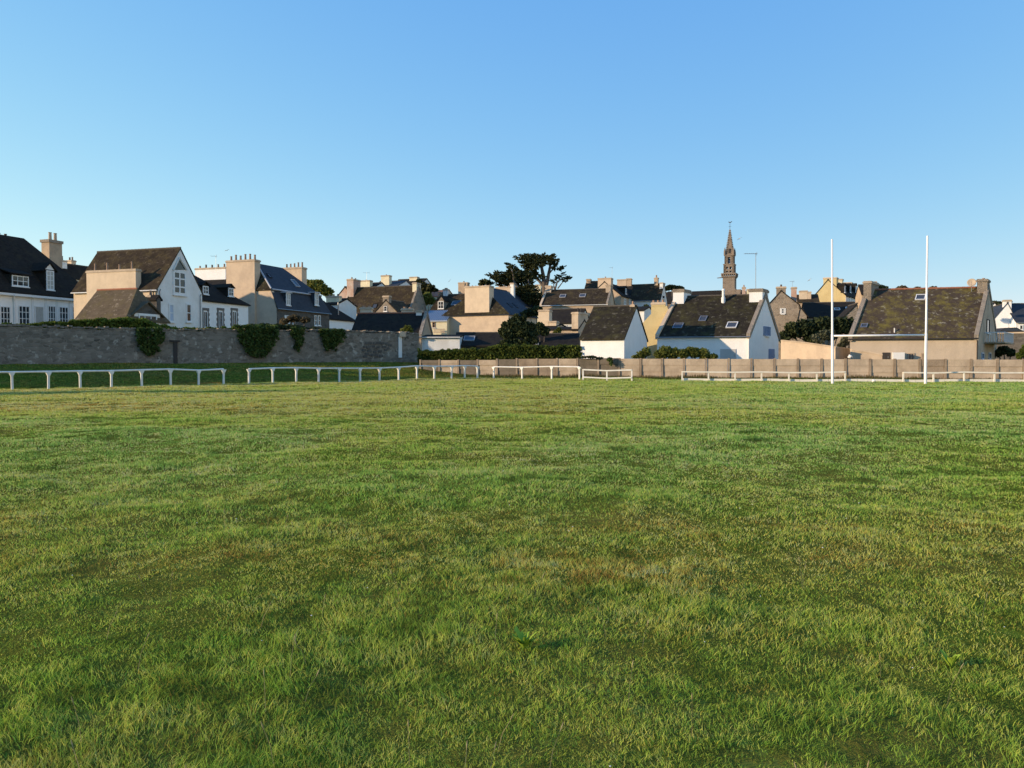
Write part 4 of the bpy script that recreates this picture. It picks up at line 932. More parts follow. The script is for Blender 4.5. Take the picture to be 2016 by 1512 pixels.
door(h.root, h.front, 1418, 1449, 687, 712, 'garage', 'garage_door'); door(h.root, h.side, 1513, 1524, 687, 712, 'shutter_blue')
window(h.root, h.side, 1506, 1513, 643, 661, 'shutter_blue', 'shutter_blue', (1, 2), 'window', .05, shutters='shutter_blue')
h.downpipe(1474, mat='frame', r=.06)

# ------------------------------------------------------------------ church
def church():
    Y = 165.0; k = Y/F; th = R(24)
    U = Vector((math.cos(th), -math.sin(th), 0)); V = Vector((math.sin(th), math.cos(th), 0))
    def zz(py): return zat(py, Y)
    c = at(1436, 600, Y); base = gzf(c.x, c.y)
    root = thing('church', (c.x, c.y, base), 'granite church with slender crocketed spire and open belfry', 'church')
    def sq(mb, cx, hw, z0, z1, hw2=None):
        hw2 = hw if hw2 is None else hw2; n0 = len(mb.v)
        for (hh, z) in ((hw, z0), (hw2, z1)):
            for (a, b_) in ((-1, -1), (1, -1), (1, 1), (-1, 1)): p = Vector((c.x, c.y, z))+U*a*hh+V*b_*hh; mb.v.append(tuple(p))
        mb.f += [[n0+3, n0+2, n0+1, n0], [n0+4, n0+5, n0+6, n0+7]]+[[n0+i, n0+(i+1) % 4, n0+4+(i+1) % 4, n0+4+i] for i in range(4)]
    W = 1.0/(math.cos(th)+math.sin(th))*k/2       # half width per photo pixel of silhouette
    f = MB(); sq(f, c, 33*W, base-1, zz(569)); sq(f, c, 30*W, zz(569), zz(548)); sq(f, c, 29*W, zz(548), zz(547)); f.build('tower', 'granite', root)
    f = MB(); sq(f, c, 31*W, zz(548), zz(546), 35*W); sq(f, c, 35.5*W, zz(546), zz(544.5)); f.build('cornice', 'granite', root)
    # pierced balustrade
    f = MB(); hb = 35*W; zb0, zb1 = zz(544.5), zz(541)
    for i in range(4):
        e, o = ((U, V) if i % 2 == 0 else (V, U)); sg = -1 if i < 2 else 1
        for j in range(8):
            p = Vector((c.x, c.y, 0))+o*sg*hb+e*(-hb+2*hb*j/7)
            f.box(p+Z*zb0-e*.09-o*.08, e*.18, o*.16, Z*(zb1-zb0))
        p = Vector((c.x, c.y, 0))+o*sg*hb-e*(hb+.1); f.box(p+Z*zb1-o*.13, e*(2*hb+.2), o*.26, Z*.22)
    f.build('balustrade', 'granite', root)
    # belfry stages made of corner piers and cross members so the sky shows through the arches
    f = MB()
    def stage(hw, z0, z1, ops):          # ops: list of openings (fraction a0,a1,zlo,zhi) on each face
        t_ = .45
        for i in range(4):
            e, o = ((U, V), (V, -U), (-U, -V), (-V, U))[i]
            pc = Vector((c.x, c.y, 0))-o*hw
            xs = sorted(set([-1.0, 1.0]+[x for q in ops for x in q[:2]]))
            for j in range(len(xs)-1):
                a0, a1 = xs[j]*hw, xs[j+1]*hw; mid = (xs[j]+xs[j+1])/2
                holes = sorted([(q[2], q[3]) for q in ops if q[0] <= mid <= q[1]]); z = z0
                for lo, hi in holes+[(z1, z1)]:
                    if lo > z: f.box(pc+e*a0+Z*z, e*(a1-a0), o*t_, Z*(lo-z))
                    z = hi
    stage(27*W, zz(541), zz(522), [(-.52, -.14, zz(537), zz(534)), (.14, .52, zz(537), zz(534)), (-.52, -.14, zz(531), zz(526)), (.14, .52, zz(531), zz(526))])
    stage(23*W, zz(520.5), zz(504), [(-.32, .32, zz(520), zz(507))])
    f.build('belfry', 'granite', root)
    f = MB(); sq(f, c, 29*W, zz(522), zz(520.5)); f.build('string_course', 'granite', root); f = MB(); sq(f, c, 26*W, zz(504), zz(502.5)); f.build('string_course', 'granite', root)
    f = MB(); p = Vector((c.x, c.y, zz(518))); f.tube([p, p+Z*.2, p+Z*.7, p+Z*.95], [.5, .42, .26, .1], 12); f.tube([p+Z*.9, p+Z*1.3], .05, 5); f.build('bell', 'metal', root)
    # crocketed spire
    f = MB(); sq(f, c, 18*W, zz(502.5), zz(451), 1.6*W); 
    for j in range(15):
        fr = j/15; z = zz(502.5)+(zz(451)-zz(502.5))*fr; hw = (18+(1.6-18)*fr)*W
        for (a, b_) in ((-1, -1), (1, -1), (1, 1), (-1, 1)):
            p = Vector((c.x, c.y, z))+U*a*hw+V*b_*hw; s_ = .16*(1-fr*.5); f.box(p-U*s_-V*s_, U*2*s_, V*2*s_, Z*s_*1.4)
    for (a, b_) in ((-1, -1), (1, -1), (1, 1), (-1, 1)):
        p = Vector((c.x, c.y, zz(502.5)))+U*a*22*W+V*b_*22*W; f.tube([p, p+Z*.7, p+Z*1.5], [.22, .2, .03], 6)
    f.build('spire', 'granite', root)
    f = MB(); p = Vector((c.x, c.y, zz(499)))-V*(16.5*W+.02); f.box(p-U*.16-V*.1, U*.32, V*.3, Z*.9); f.build('spire_window', 'dark', root)
    f = MB(); p = Vector((c.x, c.y, zz(451.5))); f.tube([p, p+Z*1.3], .035, 5); f.tube([p+Z*.55-U*.25, p+Z*.55+U*.25], .03, 5)
    f.build('cross_rod', 'dark', root)
    f = MB(); q = p+Z*1.35; f.prism([q+U*a+Z*b_ for a, b_ in ((-.32, .12), (-.15, -.02), (.1, -.05), (.25, .05), (.42, .22), (.3, .28), (.15, .14), (-.1, .13), (-.25, .25))], V*.05); f.build('weathercock', 'dark', root)
    f = MB(); p = Vector((c.x, c.y, zz(547)))-V*33*W-U*33*W; f.tube([p, p-U*.9-V*.3-Z*.1], [.12, .08], 6); f.build('gargoyle', 'granite', root)
    # nave with long roof running left
    n0 = Vector((c.x, c.y, 0))-U*33*W-V*2.5
    ze, zr = zz(596), zz(571)
    f = MB(); f.box(n0+Z*(base-1)-U*12.5, U*12.5, V*8, Z*(ze-base+1)); f.build('nave_wall', 'granite', root)
    f = MB(); a = n0-U*12.8
    for (v0, v1) in ((-.3, 4), (8.3, 4)): f.prism([a+V*v0+Z*ze, a+V*v0+U*12.9+Z*ze, a+V*v1+U*12.9+Z*zr, a+V*v1+Z*zr], (0, 0, .15))
    f.build('nave_roof', 'slate', root)
    f = MB(); p = Vector((c.x, c.y, 0))+U*33*W; f.box(p+Z*(base-1)-V*2, U*1.2, V*4, Z*(zz(572)-base+1)); f.box(p+U*1.2+Z*(base-1)-V*1.5, U*.8, V*3, Z*(zz(577)-base+1)); f.build('buttress', 'granite', root)
church()
antenna('tall long armed aerial right of the church spire', 1488, 498, 572, 90, (-22, 2), r=.03, dense=7)
antenna('aerial on the beige gabled house left of the flat tree', 1205, 526, 552, 146, (-5, 1))
antenna('small aerial above the stone gable left of the left goal post', 1560, 553, 572, 118, (-5, 3))
h = House('chimney_row_house', 'low house with brick and pale chimneys right of the church', 1492, 150, 16, xl=1458, W=6)
h.build(ye=590, yr=575, wall='tan', roof='slate', gutter=False); h.box_stack(1461, 1468, 565, .5, 1.5, 'brick', pots=1, ph=.4); h.box_stack(1470, 1488, 569, .5, 1.5, 'cream')

# ------------------------------------------------------------------ right part
h = House('stone_gable_house', 'grey stone gable house with white shutters right of the white cottage', 1572, 102, 18, xl=1512, W=8)
h.build(ye=600, yr=574, ridge='v', wall='stone', roof='slate', rb=.42); h.stack('front', 564, 'stone', w=1.15, t=.8, pots=1, ph=.3)
window(h.root, h.front, 1538.5, 1544, 607, 618, 'frame', 'glass', (0, 1), 'window', .08, shutters='frame')
chimney(h.root, h.A, h.U, h.V, h.L*.78, h.L*.78+.7, h.W-1, h.W-.2, h.ze, h.z(566, h.L, h.W), 'brick', 0)
h = House('small_annex', 'small stone annex with pent roof beside the stone gable house', 1588, 98, 18, xl=1572, W=3)
h.build(ye=622, yr=606, ridge='v', wall='stone', roof='slate', gutter=False, rb=.2)
h = House('grey_roof_house', 'small grey roofed house with two pale chimneys left of the yellow house', 1612, 125, 16, xl=1570, W=6)
h.build(ye=595, yr=582, wall='tan', roof='slate_brown', gutter=False); h.box_stack(1574, 1590, 572, 1, 2, 'peach_light'); h.box_stack(1589, 1597, 574, 1, 2, 'peach')
h = House('yellow_house', 'yellow gabled house with dormered slate roof behind left goal post', 1664, 132, 20, xl=1602, xr=1700, thv=35)
h.build(ye=582, yr=552, ridge='v', h1=0, wall='yellow', roof='slate', rb=.44)
g = MB(); h.side.slab(g, 0, h.W, h.back, h.ze-.02, .003, .03); g.build('shaded_front', 'white', h.root)
h.stack('front', 546, 'yellow', x0=1621, x1=1647, t=1.2, cap='peach_light')
chimney(h.root, h.A, h.U, h.V, h.L*.44-.8, h.L*.44+.8, h.W*.45, h.W*.45+.8, h.zr-1, h.zr+.75, 'cream'); chimney(h.root, h.A, h.U, h.V, h.L*.44-.9, h.L*.44+.9, h.W-1, h.W-.2, h.zr-1, h.zr+.7, 'cream')
for x in (1662, 1673, 1684): h.dormer(x, 562, 577, .9, .4)
S4 = Plane(h.side.pt(0, 0, .034), h.V, Z, h.side.n)
for x in (1675, 1685): window(h.root, S4, x-2, x+2, 586, 594, 'frame', 'glass', (0, 0), 'window', .1)
h = House('dark_low_house', 'house with long dark shaded roof below the yellow house', 1690, 104, 14, xl=1586, W=7)
h.build(ye=624, yr=597, wall='stone', roof='slate', gutter=False)
skylight(h.root, h.slope, 1648, 609, .7, .6, 'frame'); skylight(h.root, h.slope, 1672, 607, .9, .5, 'frame')
h = House('stone_end_house', 'low stone gable leaning up to the mossy roof house', 1692, 92, 10, xl=1656, W=4)
h.build(ye=630, yr=600, ridge='v', wall='stone', roof='slate', gutter=False, rb=.85)
h = House('far_chimney_house', 'far house with pale chimney above the left end of the mossy roof', 1735, 125, 14, xl=1696, W=6)
h.build(ye=580, yr=562, wall='tan', roof='slate', gutter=False); h.box_stack(1716, 1726, 554, 1.5, 2.4, 'cream')
bush('tree', 'dark tree crown just above the left end of the mossy roof', 'tree', [(1725, 564, 10, 4), (1738, 566, 10, 3), (1712, 562, 8, 5)], 105, 1400, .35, 'leaf_dark')
bush('shrub', 'reddish brown treetop just above the middle of the mossy roof', 'shrub', [(1776, 567, 10, 4), (1806, 568, 7, 3), (1838, 567, 7, 3)], 100, 800, .3, 'leaf_dry')

# big mossy roof house
h = House('mossy_roof_house', 'large house with mossy lichened roof and balcony behind right goal post', 1925, 63, 16, xl=1674, xr=1962, thv=38)
h.build(ye=664, yr=569, wall='peach_dull', roof='slate_heavy', rt='redtile', gutter='dark')
h.coping('left', 'stone'); h.coping('right', 'stone')
h.stack('right', 549, 'stone', w=1.3, t=.75, cap='stone', pots=1, ph=.12, pr=.12); h.stack('left', 553, 'stone', w=2.4, t=.6, cap='concrete2')
g = MB(); S = h.side; g.prism([S.pt(0, h.back, .003), S.pt(h.W, h.back, .003), S.pt(h.W, h.ze-.02, .003), S.pt(h.W/2, h.zr-.03, .003), S.pt(0, h.ze-.02, .003)], S.n*.03); g.build('rendered_gable', 'concrete2', h.root)
skylight(h.root, h.slope, 1812, 586, .75, .75, 'frame'); skylight(h.root, h.slope, 1701, 642, .5, .5, 'metal'); 
a, b_ = h.slope.hit(1761, 654); p = h.slope.pt(a, b_); q = MB(); q.tube([p-Z*.1, p+Z*.3, p+Z*.34], [.05, .05, .09], 8); q.build('vent_pipe', 'frame', h.root)
for (x0, x1) in ((1787, 1800), (1813, 1820)): window(h.root, h.front, x0, x1, 695, 710, 'tan', 'glass', (1, 0), 'window', .07)
door(h.root, h.front, 1737, 1752, 694, 712, 'dark', 'doorway')
q = MB(); a0 = h.front.hit(1755, 700); a1 = h.front.hit(1777, 694); h.front.slab(q, a0[0], a1[0], a1[1]-1.0, a1[1], .1, .9); q.build('white_cabinet', 'frame', h.root)
h.downpipe(1923.5, mat='dark')
S5 = Plane(h.side.pt(0, 0, .034), h.V, Z, h.side.n)
window(h.root, S5, 1942, 1947, 629, 656, 'dark', 'glass', (0, 0), 'tall_window', .06)
q = MB(); a0, zb = S5.hit(1938, 676); a1, _ = S5.hit(1958, 676); a1 = max(a1, a0+2.0); zt = S5.hit(1945, 656)[1]
S5.slab(q, a0, a1, zb, zb+.12, 0, 1.4); q.build('balcony', 'concrete', h.root)
q = MB()
for i in range(13): c_ = a0+(a1-a0)*i/12; q.tube([S5.pt(c_, zb+.12, 1.36), S5.pt(c_, zt, 1.36)], .022, 5)
for i in range(1, 8): q.tube([S5.pt(a0+.02, zb+.12, 1.36*i/8), S5.pt(a0+.02, zt, 1.36*i/8)], .022, 5)
q.tube([S5.pt(a0, zt, 0.02), S5.pt(a0, zt, 1.38), S5.pt(a1, zt, 1.38)], .04, 5); q.build('balcony_railing', 'frame', h.root)
for x in (1934, 1948): window(h.root, S5, x-2, x+2, 694, 708, 'shutter_pale', 'glass', (0, 0), 'window', .1)
p = at(1913, 556, h.P(h.L, h.W/2, 0).y-.2); root = thing('satellite_dish', p-Z*.9, 'round satellite dish beside the right chimney of the mossy roof', 'satellite dish')
q = MB(); nrm = Vector((-.45, -.85, .3)).normalized(); e1 = nrm.cross(Z).normalized(); e2 = e1.cross(nrm); prev = None
n0 = 0
for k, (rr_, dp) in enumerate(((.0, -.09), (.15, -.075), (.27, -.03), (.34, .0), (.345, -.02), (.27, -.05), (.15, -.1), (0, -.115))):
    for i in range(16): th = 2*math.pi*i/16; q.v.append(tuple(p+nrm*dp+(e1*math.cos(th)+e2*math.sin(th))*max(rr_, .001)))
for k in range(7):
    for i in range(16): j = (i+1) % 16; q.f.append([k*16+i, k*16+j, (k+1)*16+j, (k+1)*16+i])
q.build('dish', 'concrete2', root, smooth=True)
q = MB(); q.tube([p-nrm*.1, p-nrm*.2-Z*.3, p-nrm*.2-Z*1.0], .03, 6); q.tube([p-e2*.3, p+nrm*.3-e2*.05], .012, 5); q.build('mount', 'metal', root)

# far right white houses and stone bank
h = House('white_gable_house', 'bright white gabled house at the right edge of the photo', 2001, 105, 20, xl=1953, W=9)
h.build(ye=632, yr=598, ridge='v', wall='white_clean', roof='slate_blue', rb=.62, gutter=False); h.stack('front', 590, 'white_clean', w=.9, t=.7)
chimney(h.root, h.A, h.U, h.V, h.L-1.0, h.L-.3, 1.2, 2.0, h.ze, h.z(592, h.L, 1.2), 'white_clean')
h = House('white_gable_house', 'low white wing with navy roof at the far right edge', 2060, 103, 10, xl=2000, W=7)
h.build(ye=634, yr=600, wall='white_clean', roof='slate_blue'); window(h.root, h.front, 2007, 2014, 640, 649, 'frame', 'glass', (0, 0), 'window', .08)
h = House('white_gable_house', 'pale shaded gable behind the mossy roof house chimney', 1976, 130, 20, xl=1938, W=7)
h.build(ye=618, yr=597, ridge='v', wall='white', roof='slate', gutter=False)
bush('tree', 'dark treetops behind the pale shaded gable', 'tree', [(1958, 597, 14, 4), (1972, 600, 10, 4)], 150, 1000, .5, 'leaf_dark')
q = MB(); b0 = at(1962, 660, 88); b1 = at(2100, 660, 84); zt0 = zat(657, 88); root = thing('retaining_wall', (b0.x, 88, 1), 'dark rubble retaining wall below the white houses at right', 'wall')
q.prism([Vector((b0.x, 88, 0)), Vector((b1.x, 84, 0)), Vector((b1.x, 84, zt0-.05)), Vector((b0.x, 88, zt0))], (0, .6, 0)); q.build('masonry', 'darkstone', root)
q = MB(); q.prism([Vector((b0.x-.1, 87.9, zt0)), Vector((b1.x, 83.9, zt0-.05)), Vector((b1.x, 83.9, zt0+.12)), Vector((b0.x-.1, 87.9, zt0+.15))], (0, .8, 0)); q.build('coping_stones', 'concrete', root)
bush('shrub', 'grey green shrub at the foot of the dark retaining wall', 'shrub', [(1976, 690, 12, 9), (1990, 694, 10, 8), (1966, 695, 8, 8)], 70, 1500, .22, 'leaf_dark')
bush('shrub', 'bright green shrub cut by the right edge above the fence', 'shrub', [(2014, 692, 7, 8), (2022, 686, 10, 10), (2008, 700, 8, 7), (2030, 698, 10, 12)], 62, 1800, .17, 'leaf_hedge')

# parked car half hidden on the raised lane
def car(label, px, py, Y):
    c = at(px, py, Y); z0 = c.z-1.35; root = thing('parked_car', (c.x, Y, z0), label, 'car')
    prof = [(-2.0, .35), (-2.0, .75), (-1.75, .9), (-1.2, .98), (-.55, 1.36), (.7, 1.4), (1.45, 1.0), (1.95, .9), (2.02, .4)]
    f = MB(); f.prism([Vector((c.x+a, Y-.8, z0+z_)) for a, z_ in prof], (0, 1.6, 0)); f.build('body', 'dark', root)
    f = MB(); f.prism([Vector((c.x+a, Y-.815, z0+z_)) for a, z_ in [(-1.05, 1.0), (-.5, 1.3), (.65, 1.33), (1.2, 1.0)]], (0, 1.63, 0)); f.build('window', 'skyglass', root)
    for a in (-1.3, 1.3):
        for yy in (-.84, .64): MB().tube([Vector((c.x+a, Y+yy, z0+.33)), Vector((c.x+a, Y+yy+.2, z0+.33))], .33, 14).build('wheel', 'dark', root)
car('dark car parked below the bright white gable', 1981, 646, 94)

# yard walls between white cottage and mossy house
def slab_wall(name, label, pts, Y0, Y1, mat, zb=0, th=.3, cope='concrete2'):
    n = len(pts); P = [at(px, py, Y0+(Y1-Y0)*i/(n-1)) for i, (px, py) in enumerate(pts)]
    root = thing(name, (P[0].x, P[0].y, gzf(P[0].x, P[0].y)), label, 'wall')
    q = MB(); c = MB()
    for i in range(n-1):
        p, r_ = P[i], P[i+1]
        q.prism([Vector((p.x, p.y, zb)), Vector((r_.x, r_.y, zb)), r_, p], (0, th, 0))
        c.prism([p+Vector((0, -.05, .002)), r_+Vector((0, -.05, .002)), r_+Vector((0, -.05, .12)), p+Vector((0, -.05, .12))], (0, th+.1, 0))
    q.build('masonry', mat, root); c.build('coping', cope, root); return root
slab_wall('yard_wall', 'beige yard wall with sloping top right of the white cottage', [(1540, 672), (1590, 677), (1644, 685)], 64, 61, 'peach')
slab_wall('yard_wall', 'shaded grey yard wall between goal post and mossy house', [(1645, 685), (1676, 689)], 66, 68, 'concrete')
slab_wall('yard_wall', 'low sloping grey wall in front of the mossy house front', [(1677, 690), (1710, 695), (1737, 700)], 62, 61, 'concrete')
# rounded stone on the fence line
def lump(name, label, cat, px, py, Y, r, mat):
    c = at(px, py, Y); import bmesh; bm = bmesh.new(); bmesh.ops.create_icosphere(bm, subdivisions=2, radius=r)
    for v_ in bm.verts: v_.co *= 1+.18*math.sin(v_.co.x*23+1.3*v_.co.z*17); v_.co.z *= .85
    me = bpy.data.meshes.new(name); bm.to_mesh(me); bm.free(); me.materials.append(M[mat]); o = bpy.data.objects.new(name, me); o.location = c; col.objects.link(o); return tag(o, label, cat)
lump('finial_stone', 'pale rounded stone on top of the shaded yard wall', 'stone', 1674, 702, 60.6, .17, 'white')

# vegetation right of centre
hedge('hedge', 'dense leafy hedge behind the fence in front of the shed roofs', 824, 1144,
      [(824, 688), (860, 690), (895, 688), (915, 684), (940, 688), (965, 682), (1000, 678), (1060, 679), (1100, 680), (1144, 681)], 72, 69, 1.3, .6, 14000, .2, 'leaf_privet')
bush('round_bush', 'large rounded evergreen bush in front of the beige house', 'bush',
     [(1012, 640, 18, 16), (1000, 655, 18, 14), (1025, 650, 20, 16), (1018, 628, 10, 8), (1040, 660, 14, 12), (1008, 668, 16, 10), (1034, 640, 10, 10), (995, 640, 9, 8), (988, 652, 8, 7), (1000, 676, 20, 9), (1030, 676, 20, 9), (1050, 670, 12, 9), (1046, 642, 10, 8), (1030, 626, 7, 6), (1016, 622, 6, 5), (1056, 655, 8, 7)], 77, 9500, .24, 'leaf_dark', shell=.4)
bush('shrub', 'dark shrub right of the round bush by the pale stack', 'shrub', [(1062, 645, 10, 10), (1072, 652, 10, 9), (1052, 655, 8, 8)], 82, 2200, .26, 'leaf_dark')
bush('shrub', 'small spiky yellow green plant by the narrow grey house', 'shrub', [(1096, 655, 6, 5), (1100, 650, 4, 5)], 84, 400, .3, 'leaf_olive')
bush('shrub', 'leafy green bush behind the fence between barn and yellow gable', 'shrub', [(1262, 699, 10, 8), (1272, 693, 10, 9), (1252, 702, 8, 4)], 65, 1600, .16, 'leaf_olive')
bush('shrub', 'largest leafy bush behind the fence before the white cottage', 'shrub', [(1310, 693, 15, 13), (1326, 697, 14, 10), (1296, 698, 10, 9), (1330, 690, 7, 6), (1300, 701, 10, 7), (1316, 690, 8, 8)], 64.4, 3200, .17, 'leaf_olive')
bush('shrub', 'broad leafy bush behind the fence left of the garage door', 'shrub', [(1346, 697, 12, 10), (1366, 694, 13, 11), (1384, 696, 13, 11), (1358, 688, 7, 6), (1402, 702, 12, 6), (1378, 693, 7, 6)], 64, 4200, .17, 'leaf_olive')
bush('tree', 'dense dark evergreen mass between stone gable house and mossy roof', 'tree',
     [(1560, 650, 16, 18), (1585, 648, 22, 20), (1620, 642, 26, 18), (1655, 642, 22, 18), (1545, 665, 12, 14), (1600, 662, 18, 16), (1635, 658, 18, 12), (1675, 645, 12, 20)], 84, 13000, .3, 'leaf_dark', shell=.3)
bush('flowering_shrub', 'pale silvery flowering shrub behind the beige yard wall', 'shrub', [(1606, 665, 8, 7), (1622, 660, 12, 10), (1637, 656, 9, 8), (1614, 672, 9, 5)], 68, 2200, .2, 'leaf_silver')
bush('flowering_shrub', 'pale silvery shrub right of left goal post by the mossy house', 'shrub', [(1664, 672, 9, 8), (1672, 664, 6, 6), (1656, 680, 8, 5)], 69.5, 1500, .2, 'leaf_silver')
bush('tree', 'dark conifer beyond the right gable of the brown roof house', 'tree', [(832, 562, 10, 7), (845, 566, 12, 6), (838, 575, 12, 8), (825, 556, 6, 6), (855, 571, 8, 3)], 140, 2600, .45, 'leaf_cypress')
bush('tree', 'mid green tree between brown roof house and slate dormer house', 'tree', [(842, 584, 10, 9), (848, 592, 9, 8), (836, 594, 8, 8)], 130, 1800, .35, 'leaf_olive')

# ------------------------------------------------------------------ wind-shaped cypresses
def cypress(label, trunks, pads, Y, n, size=.25, dep=.9):
    g0 = at(trunks[0][0][0][0], 640, Y); gb = gzf(g0.x, Y)
    root = thing('cypress_tree', (g0.x, Y, gb), label, 'tree', 'wind shaped cypresses on the hill')
    q = MB(); k = Y/F
    for (pts, rr_) in trunks:
        P = [at(px, py, Y+(p3[0] if p3 else 0)) for (px, py, *p3) in pts]; nn = len(P)
        q.tube(P, [rr_*(1-.75*i/(nn-1)) for i in range(nn)], 8)
    q.build('trunk', 'bark', root, smooth=True)
    PP, DD, TT = [], [], []
    tot = sum(p[2]*p[3] for p in pads)
    for pd in pads:
        px, py, rx, ry = pd[:4]; ang = pd[4] if len(pd) > 4 else 0; dy = pd[5] if len(pd) > 5 else random.uniform(-2.5, 2.5)
        m_ = int(n*rx*ry/tot); c = np.array(tuple(at(px, py, Y+dy)))
        nsp = max(3, m_//26)
        # sprays: streaks that fan outwards and upwards, each a line of leaflets
        th = rng.uniform(0, 2*np.pi, nsp); rad = np.sqrt(rng.random(nsp))
        lx = np.cos(th)*rad*rx*k; lz = np.sin(th)*rad*ry*k; ly = rng.normal(0, .4, nsp)*rx*k*dep
        ca_, sa_ = math.cos(R(ang)), math.sin(R(ang)); sx_ = lx*ca_-lz*sa_; sz_ = lx*sa_+lz*ca_
        S0 = c+np.stack([sx_, ly, sz_], 1)
        dirx = np.sign(sx_+rng.normal(0, .3*rx*k, nsp))*rng.uniform(.4, 1, nsp); D = np.stack([dirx, rng.normal(0, .5, nsp), rng.uniform(.0, .55, nsp)], 1); D /= np.linalg.norm(D, axis=1)[:, None]
        ln = rng.uniform(.5, 1.5, nsp)*(.3+.034*rx)
        for j in range(26):
            f_ = j/26.
            PP.append(S0+D*(ln*f_)[:, None]+rng.normal(0, .10*(1.05-f_), (nsp, 3))); DD.append(D); TT.append(rng.random(nsp)*.6+.2*f_+.2*rng.random())
    P = np.concatenate(PP); D = np.concatenate(DD); T = np.concatenate(TT)
    leaf_mesh('foliage', P, size, 'leaf_cypress', root, tone=T, stretch=1.1, direc=D, jitter=1.2)
cypress('tallest cypress with flat windswept crown and bare forked trunk',
    [([(1076, 640), (1075, 600), (1072, 570), (1070, 545), (1066, 525), (1064, 512)], .65), ([(1074, 585), (1069, 562), (1055, 545), (1046, 530), (1040, 520)], .38), ([(1072, 572), (1078, 552), (1081, 535), (1084, 518), (1080, 508)], .42),
     ([(1070, 545), (1066, 520), (1067, 505)], .25), ([(1080, 540), (1090, 528), (1096, 528)], .16), ([(1066, 550), (1056, 534), (1052, 520)], .2), ([(1076, 600), (1092, 572), (1097, 555), (1106, 548)], .26), ([(1092, 574), (1090, 560), (1092, 552)], .14), ([(1098, 568), (1108, 555), (1114, 553)], .12)],
    [(1037, 509, 12, 6, -30), (1050, 511, 14, 8, 0), (1064, 512, 16, 9, 0), (1078, 512, 14, 9, 5), (1090, 516, 10, 6, 15), (1044, 538, 11, 6, -20), (1057, 546, 8, 5, 0), (1034, 521, 10, 5, -25), (1046, 520, 12, 8, -20), (1060, 522, 14, 8), (1030, 512, 8, 3, -20), (1020, 509, 8, 2.5, -15), (1084, 505, 6, 4, 40), (1040, 527, 9, 6, -30),
     (1099, 528, 9, 5, 0), (1093, 529, 6, 3), (1102, 545, 9, 4, 25), (1096, 553, 8, 3.5, 15), (1112, 551, 9, 4, 20), (1050, 533, 6, 5, -30), (1054, 504, 7, 4), (1036, 503, 6, 3, -35), (1072, 545, 4, 2), (1088, 522, 8, 4)], 147, 14000)
cypress('broad dark cypress mass leaning left below the tallest cypress',
    [([(1035, 640), (1036, 610), (1030, 585), (1018, 565), (1010, 552)], .6), ([(1032, 590), (1042, 570), (1040, 550)], .3), ([(1012, 560), (1010, 540), (1006, 526)], .15)],
    [(1005, 550, 26, 10, 0), (1022, 545, 20, 9, -10), (990, 551, 18, 8, -15), (974, 545, 12, 2.5, -25), (985, 538, 12, 2.5, -10), (1010, 530, 8, 7, -45), (1004, 522, 7, 3, -20), (1026, 560, 20, 14, 0), (1034, 575, 18, 14, 0), (1050, 590, 16, 12, 0), (1028, 585, 16, 14), (1036, 605, 18, 12), (1054, 605, 16, 12), (1036, 545, 10, 7), (1000, 563, 20, 6), (1062, 600, 10, 12), (1016, 540, 14, 6, -10)], 137, 32000)
bush('tree', 'small flat topped tree above the massive chimney', 'tree', [(955, 554, 12, 3.5), (962, 558, 10, 3), (948, 559, 7, 2.5)], 150, 900, .45, 'leaf_cypress')
bush('shrub', 'dark shrubbery under the cypresses beside the long stone house', 'shrub', [(1045, 615, 14, 8), (1058, 612, 10, 10), (1032, 620, 10, 6)], 122, 2200, .4, 'leaf_dark')
h = House('far_house', 'far cream house glimpsed between the cypress trunks', 1066, 175, 16, xl=1052, W=6)
h.build(ye=578, yr=566, ridge='v', wall='cream', roof='slate', gutter=False); h.stack('front', 560, 'cream', w=1.2)

# ------------------------------------------------------------------ concrete panel fence
tan_ = .258; th_f = math.atan(tan_); fy0 = 66.0
Uf = Vector((math.cos(th_f), -math.sin(th_f), 0)); nf = Vector((-math.sin(th_f), -math.cos(th_f), 0)); F0 = Vector((0, fy0, 0))
fence_pl = Plane(F0, Uf, Z, nf)
root = thing('concrete_fence', (F0.x, F0.y, gzf(F0.x, F0.y)), 'long precast concrete panel fence behind the goal posts', 'fence')
fp = 1.66; a_start = fence_pl.hit(828, 720)[0]; nfp = 40; random.seed(11)
for i in range(nfp):
    a = a_start+fp*i; p = fence_pl.pt(a, 0); px = 1008+F*p.x/p.y
    if px > 2120: break
    g = gzf(p.x, p.y)
    py = float(np.interp(px, [828, 930, 1000, 1140, 1141.1, 1200, 2016], [709, 709, 706.5, 706, 703, 706, 708])); zt = zat(py, p.y)
    f = MB(); fence_pl.slab(f, a-.075, a+.075, g-.4, zt+.05, -.16, .09); f.build('post', 'concrete3', root)
    H = zt-g; nb = 3
    f = MB()
    for k in range(nb):
        z0 = g-.2 if k == 0 else g+H*k/nb+.006; z1 = g+H*(k+1)/nb-.006; fence_pl.slab(f, a+.095, a+fp-.095, z0, z1, -.07, (-.01, .02, .05)[k]+random.uniform(-.012, .02))
    fence_pl.slab(f, a+.095, a+fp-.095, g-.2, zt-.02, -.12, -.075)
    f.build('panel', random.choice(['concrete', 'concrete2', 'concrete', 'concrete2', 'concrete3'] if px > 1200 else ['concrete3', 'concrete4', 'concrete']), root)  # left stretch draws darker panels, shade put into their colour
bush('shrub', 'dark creeper hanging over the fence below the white barn', 'shrub', [(1165, 703, 12, 3), (1180, 706, 8, 3), (1150, 703, 8, 2)], 64.3, 900, .13, 'leaf_dark', trunk=False)
bush('shrub', 'green creeper climbing the fence post below the barn corner', 'shrub', [(1203, 712, 3.5, 9), (1199, 707, 5, 4)], 63.6, 500, .12, 'leaf_ivy', trunk=False)
